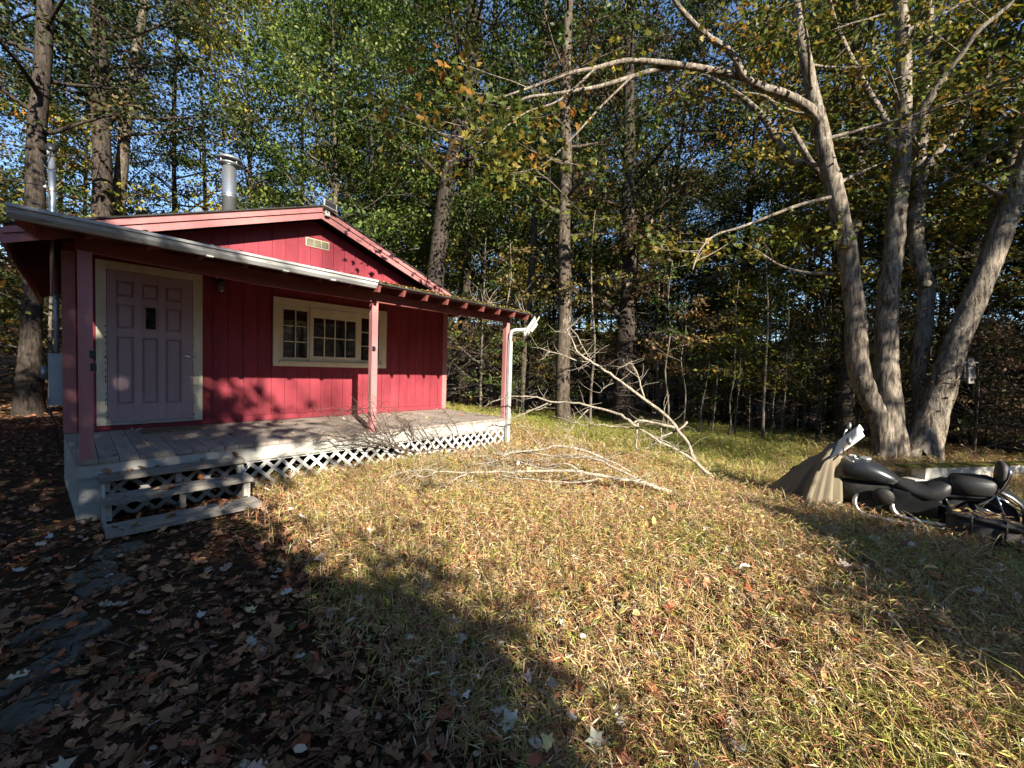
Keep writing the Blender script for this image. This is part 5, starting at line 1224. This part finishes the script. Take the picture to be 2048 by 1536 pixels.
# engine, frame, pipes
P(MB().loft([(.45, 0, .20, .06, .05), (.40, 0, .24, .13, .12), (.15, 0, .25, .16, .13), (-.1, 0, .24, .15, .12), (-.25, 0, .24, .08, .08)], 14, 3), 'crankcase', 'engine')
for (yy, an) in ((.28, .35), (.05, -.35)):
    cy = MB()
    for k in range(9):
        h = .30 + k * .026; cy.lathe([(.085 if k % 2 == 0 else .07, h), (.085 if k % 2 == 0 else .07, h + .018)], (0, 0, 0), 'z', 16)
    o = P(cy, 'cylinder', 'engine'); o.location = (0, yy - .0, .03); o.rotation_euler = (-an, 0, 0)
P(MB().lathe([(.09, -.20), (.10, -.185), (.10, -.16), (.06, -.15)], (0, .16, .42), 'x', 20), 'air_cleaner', 'engine')
P(MB().tube(catmull([(-.08, .36, .42), (-.15, .42, .30), (-.19, .34, .17), (-.20, .0, .15), (-.20, -.45, .17)], 5), .026, 12).tube(catmull([(-.08, .02, .42), (-.16, .08, .32), (-.2, .0, .22), (-.2, -.3, .21), (-.2, -.55, .22)], 5), .026, 12), 'exhaust_pipe', 'chrome_dull')
P(MB().tube([(-.20, -.42, .17), (-.20, -.50, .17), (-.20, -.92, .18), (-.20, -1.0, .18)], [.028, .042, .042, .034], 14), 'muffler', 'chrome_dull')
fr_ = MB()
for s in (-1, 1):
    fr_.tube(catmull([(s * .03, .66, .62), (s * .09, .58, .25), (s * .11, .35, .10), (s * .11, -.25, .12), (s * .10, -.40, .32), (s * .08, -.35, .50)], 4), .016, 8)
    fr_.tube([(s * .12, -.30, .42), (s * .13, -.62, .31)], .022, 8)
P(fr_, 'frame', 'bike_black')
for s in (-1, 1): P(MB().box(s * .135 - .035, s * .135 + .035, -.30, .08, .26, .52), 'side_cover', 'bike_black', None, False)
P(MB().loft([(.62, 0, .42, .05, .10), (.56, 0, .40, .12, .15), (.40, 0, .38, .13, .17), (.0, 0, .40, .12, .16), (-.28, 0, .42, .12, .14), (-.40, 0, .40, .06, .10)], 12, 3.5), 'engine_block', 'engine')
P(MB().box(-.30, -.16, .06, .36, .125, .15), 'floorboard', 'vinyl', None, False)
fk = MB()
for s in (-1, 1): fk.tube([(s * .10, .86, .30), (s * .10, .66, .80)], .024, 10)
P(fk, 'fork', 'chrome_dull')
P(MB().tube(catmull([(-.40, .46, .86), (-.30, .56, .90), (-.12, .66, .86), (0, .68, .84), (.12, .66, .86), (.30, .56, .90), (.40, .46, .86)], 4), .013, 8), 'handlebar', 'chrome')
# windshield, cloudy with age, and mirrors
v = []; f = []; n, m = 9, 9
for i in range(n):
    h = i / (n - 1)
    for j in range(m):
        t = -1 + 2 * j / (m - 1); wd_ = .27 * (1 - .35 * h ** 3) * (0.75 + .25 * math.sin(h * 2.2))
        zz = .74 + .50 * h - .10 * h * t * t
        v.append((wd_ * t, .82 - .40 * h - .07 * t * t * (1 - .3 * h), zz))
for i in range(n - 1):
    for j in range(m - 1): f.append((i * m + j, i * m + j + 1, (i + 1) * m + j + 1, (i + 1) * m + j))
ws = P(MB().add(v, f), 'windshield', 'shield'); md = ws.modifiers.new('thick', 'SOLIDIFY'); md.thickness = .006
P(MB().tube([(-.20, .66, .78), (-.16, .44, 1.10)], .009, 6).tube([(.20, .66, .78), (.16, .44, 1.10)], .009, 6), 'shield_bracket', 'bike_black', ws)
for s in (-1, 1):
    mi = P(MB().tube(catmull([(s * .32, .55, .90), (s * .35, .56, 1.02), (s * .42, .52, 1.10)], 4), .007, 6), 'mirror', 'chrome')
    P(MB().loft([(.49, s * .43, 1.12, .03, .02), (.50, s * .43, 1.12, .075, .05), (.525, s * .43, 1.12, .06, .04), (.54, s * .43, 1.12, .02, .01)], 14), 'mirror_head', 'galv_dull', mi)
# leaf litter lying on the near saddlebag lid
rg = np.random.default_rng(5); N = 60
c = np.stack([rg.uniform(-.37, -.17, N), rg.uniform(-.84, -.40, N), np.full(N, .442)], 1); c[:, 2] += .06 * (c[:, 1] + .62) + rg.uniform(0, .01, N)
v, f, cc = leaf_cloud(T_HEX, c, np.c_[rg.normal(0, 1, (N, 2)), np.zeros(N)], np.c_[rg.normal(0, .2, (N, 2)), np.ones(N)], rg.uniform(.03, .06, N), pick(rg, [(2, (.40, .30, .12)), (3, (.10, .05, .03)), (1, (.25, .15, .06))], N))
lo = link_mesh('dry_leaves', big_mesh('dry_leaves', v, f, M['litter'], cc), bike); lo['kind'] = 'stuff'

# the tan cover hanging over the front end
cvr = MB(); n, m = 72, 16; v = []; f = []; rg = random.Random(12)
ph = [rg.uniform(0, 6.28) for _ in range(6)]
for i in range(m):
    t = i / (m - 1)
    for k in range(n):
        a = 2 * math.pi * k / n
        fold = (.5 * math.sin(9 * a + ph[0]) + .35 * math.sin(15 * a + ph[1] + 1.5 * t) + .3 * math.sin(5 * a + ph[2]) + .25 * math.sin(22 * a + ph[4] - 2 * t)) * .11 * t ** 1.1
        ry_ = .10 + .30 * t ** .75 + fold + (.13 * max(0, math.cos(a)) * t ** .5 * (1 - .6 * t)); rx_ = .21 + .17 * t ** .8 + fold
        cy_ = .72 + .22 * t ** .9
        y_ = cy_ + ry_ * math.cos(a) + (.04 * t ** 2 * max(0, math.cos(a)) ** 2)
        z_ = .86 - .86 * t ** 1.1 + .015 * math.sin(4 * a + ph[3]) - .02 * (1 - t) * math.cos(a) - (.10 * math.cos(a) * (1 - t))
        if math.cos(a) > .3: z_ -= .10 * t * (1 - t)
        v.append((rx_ * math.sin(a), y_, max(z_, -.03)))
for i in range(m - 1):
    for k in range(n): f.append((i * n + k, i * n + (k + 1) % n, (i + 1) * n + (k + 1) % n, (i + 1) * n + k))
v.append((0, .74, .89)); f += [(k, (k + 1) % n, n * m) for k in range(n)]
co_ = cvr.add(v, f).build('motorcycle_cover', M['canvas'], None, True); co_.location = bike.location; co_.rotation_euler = bike.rotation_euler
tag(co_, 'tan canvas cover slumped in folds over the front of the motorcycle', 'cover')

# ================================================================== lawn, leaf litter
def lawn_density(x, y):
    d = smoothstep((x - .75 - .35 * hash_noise(x * 2, y * 2, 9) - .10 * (y + 5)) / .75)
    d = d * (1 - smoothstep((x - 13.0) / 2.5)) * (1 - smoothstep((y - 3.5) / 3))
    under = (x > -.1) & (x < 5.9) & (y > -2.02)
    d = np.where(under & (y < 8), 0, d)
    d = np.where((x > .2) & (x < 1.45) & (y > -2.8) & (y < -1.9), 0, d)
    return d * (.55 + .45 * smoothstep((hash_noise(x * 1.3, y * 1.3, 2) - .15) / .5))
PAL_GRASS = [(3, (.60, .43, .19)), (2.4, (.48, .42, .12)), (3.5, (.54, .33, .18)), (1.6, (.33, .35, .075)), (2.6, (.42, .19, .10)), (1.6, (.72, .60, .38))]
PAL_GRASS_GREEN = [(3, (.24, .28, .055)), (3, (.36, .36, .08)), (2, (.48, .42, .13))]
def grass():
    rng = np.random.default_rng(31); pts = []
    n = 680000
    d = rng.uniform(.9, 15, n) ; d = .9 + 14.5 * rng.random(n) ** 1.15; b = np.radians(rng.uniform(-72, 72, n))
    x = CAM.x + d * (fx * np.cos(b) + rx * np.sin(b)); y = CAM.y + d * (fy * np.cos(b) + ry * np.sin(b))
    keep = rng.random(n) < lawn_density(x, y) * np.clip(.34 + .04 * d, 0, 1) * .62
    x, y, d = x[keep], y[keep], d[keep]
    N = len(x); z = ground_z(x, y)
    h = rng.uniform(.07, .23, N) * (1 + .5 * smoothstep((d - 6) / 4)) * (.6 + .7 * hash_noise(x * .9, y * .9, 4))
    az = rng.uniform(0, 2 * np.pi, N); ln = rng.uniform(.3, 1.5, N)
    dirh = np.stack([np.cos(az), np.sin(az)], 1)
    root = np.stack([x, y, z - .005], 1)
    mid = root + np.c_[dirh * (h * ln * .35)[:, None], h * .75]
    tip = root + np.c_[dirh * (h * ln)[:, None], h * (1.05 - .12 * ln)]
    green = smoothstep((x - 6.5) / 3) * smoothstep((y + 7.2) / 1.5)
    patch = hash_noise(x * .8 + 7, y * .8, 6)
    isg = rng.random(N) < np.clip(.85 * green + .35 * smoothstep((patch - .55) / .3), 0, 1)
    col = np.where(isg[:, None], pick(rng, PAL_GRASS_GREEN, N), pick(rng, PAL_GRASS, N))
    parts = []
    # stems: two thin quads as triangles
    side = np.c_[-dirh[:, 1], dirh[:, 0], np.zeros(N)]; w = (.0011 + .00022 * d)[:, None]
    V = np.stack([root - side * w, root + side * w, mid - side * w, mid + side * w, tip], 1).reshape(-1, 3)
    F = (np.array([(0, 1, 3), (0, 3, 2), (2, 3, 4)])[None] + (np.arange(N) * 5)[:, None, None]).reshape(-1, 3)
    parts.append((V, F, np.repeat(col * .85, 5, 0)))
    for k in range(4):
        t = rng.uniform(.25, 1.0, (N, 1)); c = np.where(t < .6, root + (mid - root) * (t / .6), mid + (tip - mid) * ((t - .6) / .4))
        a2 = az + rng.normal(0, 1.3, N); dd = np.c_[np.cos(a2), np.sin(a2), rng.normal(.1, .45, N)]
        nn = np.c_[rng.normal(0, .5, (N, 2)), np.ones(N)]
        sz = rng.uniform(.026, .060, N) * (1 + .04 * d)
        parts.append(leaf_cloud(T_BLADE, c, dd, nn, sz, col * rng.uniform(.75, 1.25, (N, 1))))
    # taller dry stalks standing out of the sward
    n2 = 5200; d2 = 1.6 + 10.5 * rng.random(n2); b2 = np.radians(rng.uniform(-60, 68, n2))
    x2 = CAM.x + d2 * (fx * np.cos(b2) + rx * np.sin(b2)); y2 = CAM.y + d2 * (fy * np.cos(b2) + ry * np.sin(b2))
    kp = rng.random(n2) < lawn_density(x2, y2) * np.clip(.25 + .09 * (x2 - 2), .12, .9); x2, y2, d2 = x2[kp], y2[kp], d2[kp]; n2 = len(x2)
    h2 = rng.uniform(.2, .42, n2); a2 = rng.uniform(0, 6.28, n2); dh = np.c_[np.cos(a2), np.sin(a2)]; r2_ = np.stack([x2, y2, ground_z(x2, y2)], 1)
    ks = [r2_ + np.c_[dh * (h2 * .9 * t ** 2.2)[:, None], h2 * (t - .28 * t ** 3)] for t in (0, .4, .75, 1.0)]
    sd = np.c_[-dh[:, 1], dh[:, 0], np.zeros(n2)] * (.0010 + .00026 * d2)[:, None]
    V = np.stack([q for kk in ks[:3] for q in (kk - sd, kk + sd)] + [ks[3]], 1).reshape(-1, 3)
    F = (np.array([(0, 1, 3), (0, 3, 2), (2, 3, 5), (2, 5, 4), (4, 5, 6)])[None] + (np.arange(n2) * 7)[:, None, None]).reshape(-1, 3)
    parts.append((V, F, np.repeat(pick(rng, [(3, (.66, .54, .32)), (2, (.50, .34, .18)), (1, (.42, .40, .12))], n2), 7, 0)))
    v, f, c = merge(parts)
    o = link_mesh('lawn_grass', big_mesh('lawn_grass', v, f, M['grass'], c))
    tag(o, 'yellowing stilt grass covering the sunny yard', 'grass', kind='stuff')
    print('GRASS', N, len(f))
grass()

PAL_LITTER = [(4, (.24, .115, .055)), (4, (.165, .085, .046)), (2.5, (.30, .15, .07)), (2, (.37, .20, .10)), (.9, (.32, .095, .04)), (.5, (.40, .31, .23)), (.15, (.08, .10, .025))]
def litter():
    rng = np.random.default_rng(17); parts = []
    for tm, n, s0, s1 in ((T_OAK, 14000, .045, .10), (T_MAPLE, 9000, .04, .085), (T_HEX, 36000, .025, .065)):
        d = .7 + 17 * rng.random(n) ** 1.25; b = np.radians(rng.uniform(-80, 78, n))
        x = CAM.x + d * (fx * np.cos(b) + rx * np.sin(b)); y = CAM.y + d * (fy * np.cos(b) + ry * np.sin(b))
        dens = 1 - .72 * lawn_density(x, y)
        under = (x > -.05) & (x < 5.9) & (y > -2.02) & (y < 7.3)
        keep = (rng.random(n) < dens) & ~under; x, y = x[keep], y[keep]; N = len(x)
        lawn = lawn_density(x, y)
        c = np.stack([x, y, ground_z(x, y) + rng.uniform(.004, .035, N) + lawn * rng.uniform(0, .07, N)], 1)
        dd = np.c_[rng.normal(0, 1, (N, 2)), rng.normal(0, .25, N)]; nn = np.c_[rng.normal(0, .7, (N, 2)), np.ones(N)]
        parts.append(leaf_cloud(tm, c, dd, nn, rng.uniform(s0, s1, N), pick(rng, PAL_LITTER, N, .4)))
    n = 16000; d = .7 + 9 * rng.random(n) ** 1.2; b = np.radians(rng.uniform(-80, 60, n))
    x = CAM.x + d * (fx * np.cos(b) + rx * np.sin(b)); y = CAM.y + d * (fy * np.cos(b) + ry * np.sin(b))
    keep = ~((x > -.05) & (x < 5.9) & (y > -2.02)) ; x, y = x[keep], y[keep]; N = len(x)
    c = np.stack([x, y, ground_z(x, y) + rng.uniform(.02, .05, N)], 1)
    parts.append(leaf_cloud((T_BLADE[0] * np.array([1, .16, 1]), T_BLADE[1]), c, np.c_[rng.normal(0, 1, (N, 2)), rng.normal(0, .12, N)], np.c_[rng.normal(0, .3, (N, 2)), np.ones(N)], rng.uniform(.06, .18, N), pick(rng, [(3, (.20, .12, .07)), (2, (.13, .075, .045)), (1, (.32, .25, .17))], N, .3)))
    for tm, n in ((T_MAPLE, 1500), (T_HEX, 2600)):
        d = 1.2 + 10 * rng.random(n) ** 1.1; b = np.radians(rng.uniform(-45, 60, n))
        x = CAM.x + d * (fx * np.cos(b) + rx * np.sin(b)); y = CAM.y + d * (fy * np.cos(b) + ry * np.sin(b))
        keep = (lawn_density(x, y) > .25); x, y = x[keep], y[keep]; N = len(x)
        c = np.stack([x, y, ground_z(x, y) + rng.uniform(.03, .13, N)], 1)
        parts.append(leaf_cloud(tm, c, np.c_[rng.normal(0, 1, (N, 2)), rng.normal(0, .4, N)], np.c_[rng.normal(0, .7, (N, 2)), np.ones(N)], rng.uniform(.035, .085, N), pick(rng, [(3, (.58, .52, .42)), (3, (.36, .13, .06)), (2, (.45, .24, .10)), (1, (.5, .4, .16))], N, .3)))
    v, f, c = merge(parts)
    o = link_mesh('leaf_litter', big_mesh('leaf_litter', v, f, M['litter'], c)); tag(o, 'brown and rust fallen leaves covering the shaded ground', 'leaf litter', kind='stuff')
    # forest floor farther out, simpler
    n = 26000; d = 13 + 26 * rng.random(n); b = np.radians(rng.uniform(-70, 70, n))
    x = CAM.x + d * (fx * np.cos(b) + rx * np.sin(b)); y = CAM.y + d * (fy * np.cos(b) + ry * np.sin(b))
    c = np.stack([x, y, ground_z(x, y) + .02], 1)
    v, f, cc = leaf_cloud(T_DIAMOND, c, np.c_[rng.normal(0, 1, (n, 2)), rng.normal(0, .2, n)], np.c_[rng.normal(0, .4, (n, 2)), np.ones(n)], rng.uniform(.10, .2, n), pick(rng, PAL_LITTER, n, .4))
    o = link_mesh('forest_floor_leaves', big_mesh('forest_floor_leaves', v, f, M['litter'], cc)); tag(o, 'dry leaves strewn under the trees of the wood', 'leaf litter', kind='stuff')
    # leaves and debris along the porch roof edge and on the deck
    def strew(name, n, fx_, sizes, pal, par, tm=T_HEX):
        p = fx_(n); v, f, cc = leaf_cloud(tm, p, np.c_[rng.normal(0, 1, (n, 2)), rng.normal(0, .3, n)], np.c_[rng.normal(0, .45, (n, 2)), np.ones(n)], rng.uniform(*sizes, n), pick(rng, pal, n, .4))
        o = link_mesh(name, big_mesh(name, v, f, M['litter'], cc), par); o['kind'] = 'stuff'
        if par.type == 'EMPTY': o.matrix_parent_inverse = Matrix.Translation(-par.location)
    def edge(n):
        x = rng.uniform(-.2, 6.1, n); y = -2.30 + np.abs(rng.normal(0, .18, n)); return np.stack([x, y, 2.115 - .012 * x + .157 * (y + 2.3) + .006 + rng.uniform(0, .02, n)], 1)
    def edge2(n):
        x = 6.1 - 3.2 * rng.random(n) ** 1.3; y = -2.30 + np.abs(rng.normal(0, .10, n)); return np.stack([x, y, 2.115 - .012 * x + .157 * (y + 2.3) + .004 + rng.uniform(0, .03, n)], 1)
    strew('roof_litter', 900, edge, (.02, .07), PAL_LITTER, cabin)
    strew('roof_moss', 2200, edge2, (.015, .04), [(3, (.36, .30, .10)), (2, (.24, .18, .06)), (1, (.16, .18, .04))], cabin)
    def deckp(n):
        x = rng.uniform(.3, 5.8, n); y = rng.uniform(-1.95, -.05, n); return np.stack([x, y, np.full(n, .006) + rng.uniform(0, .01, n)], 1)
    strew('deck_leaves', 70, deckp, (.03, .08), [(3, (.52, .46, .36)), (2, (.30, .12, .05)), (2, (.40, .26, .10))], cabin, T_MAPLE)
    def stp(n):
        x = rng.uniform(.3, 1.35, n); k = rng.integers(0, 3, n); y = np.choose(k, [rng.uniform(-2.2, -2.02, n), rng.uniform(-2.45, -2.25, n), rng.uniform(-2.73, -2.50, n)]); z = np.choose(k, [np.full(n, -.13), np.full(n, -.284), np.full(n, -.488)])
        return np.stack([x, y, z + .012 * (x - .8) + .008], 1)
    strew('step_leaves', 40, stp, (.04, .10), PAL_LITTER, steps, T_OAK)
litter()

# big pale leaves that can be picked out one by one
rg = np.random.default_rng(123)
lm_ = {}
for nm, tm in (('oak', T_OAK), ('maple', T_MAPLE)):
    for ci, (colr, cn) in enumerate((((.46, .42, .36), 'pale'), ((.30, .11, .045), 'rust'), ((.52, .44, .22), 'cream'))):
        v, f, cc = leaf_cloud(tm, np.zeros((1, 3)), np.array([[1., 0, 0]]), np.array([[0, 0, 1.]]), np.ones(1), np.array([colr]))
        lm_[(nm, cn)] = big_mesh('fallen_leaf', v, f, M['litter'], cc)
LF = {('oak', 'pale'): 'pale grey-brown lobed oak leaf lying flat on the ground', ('oak', 'rust'): 'rust red lobed oak leaf lying flat on the ground', ('oak', 'cream'): 'creamy yellow lobed oak leaf lying flat on the ground',
      ('maple', 'pale'): 'pale grey-brown star-shaped maple leaf lying on the ground', ('maple', 'rust'): 'rust red star-shaped maple leaf lying on the ground', ('maple', 'cream'): 'creamy yellow star-shaped maple leaf lying on the ground'}
keys = [('maple', 'pale')] * 4 + [('maple', 'cream')] * 3 + [('oak', 'pale')] * 2 + [('oak', 'rust')] * 3 + [('maple', 'rust')] * 2 + [('oak', 'cream')]
for i in range(150):
    d = 1.5 + 7.5 * rg.random() ** 1.1; b = math.radians(rg.uniform(-52, 50)); x = CAM.x + d * (fx * math.cos(b) + rx * math.sin(b)); y = CAM.y + d * (fy * math.cos(b) + ry * math.sin(b))
    if -.1 < x < 6 and y > -2.05: continue
    kk = keys[int(rg.integers(len(keys)))]; lw_ = float(lawn_density(np.array([x]), np.array([y]))[0])
    o = link_mesh('fallen_leaf', lm_[kk], None, (x, y, float(ground_z(x, y)) + .035 + .07 * lw_ * (d > 1)))
    s_ = rg.uniform(.045, .08); o.scale = (s_, s_, s_); o.rotation_euler = (rg.normal(0, .25), rg.normal(0, .25), rg.uniform(0, 6.28))
    tag(o, LF[kk], 'leaf', ' '.join((kk[1], kk[0], 'leaves on the ground')))
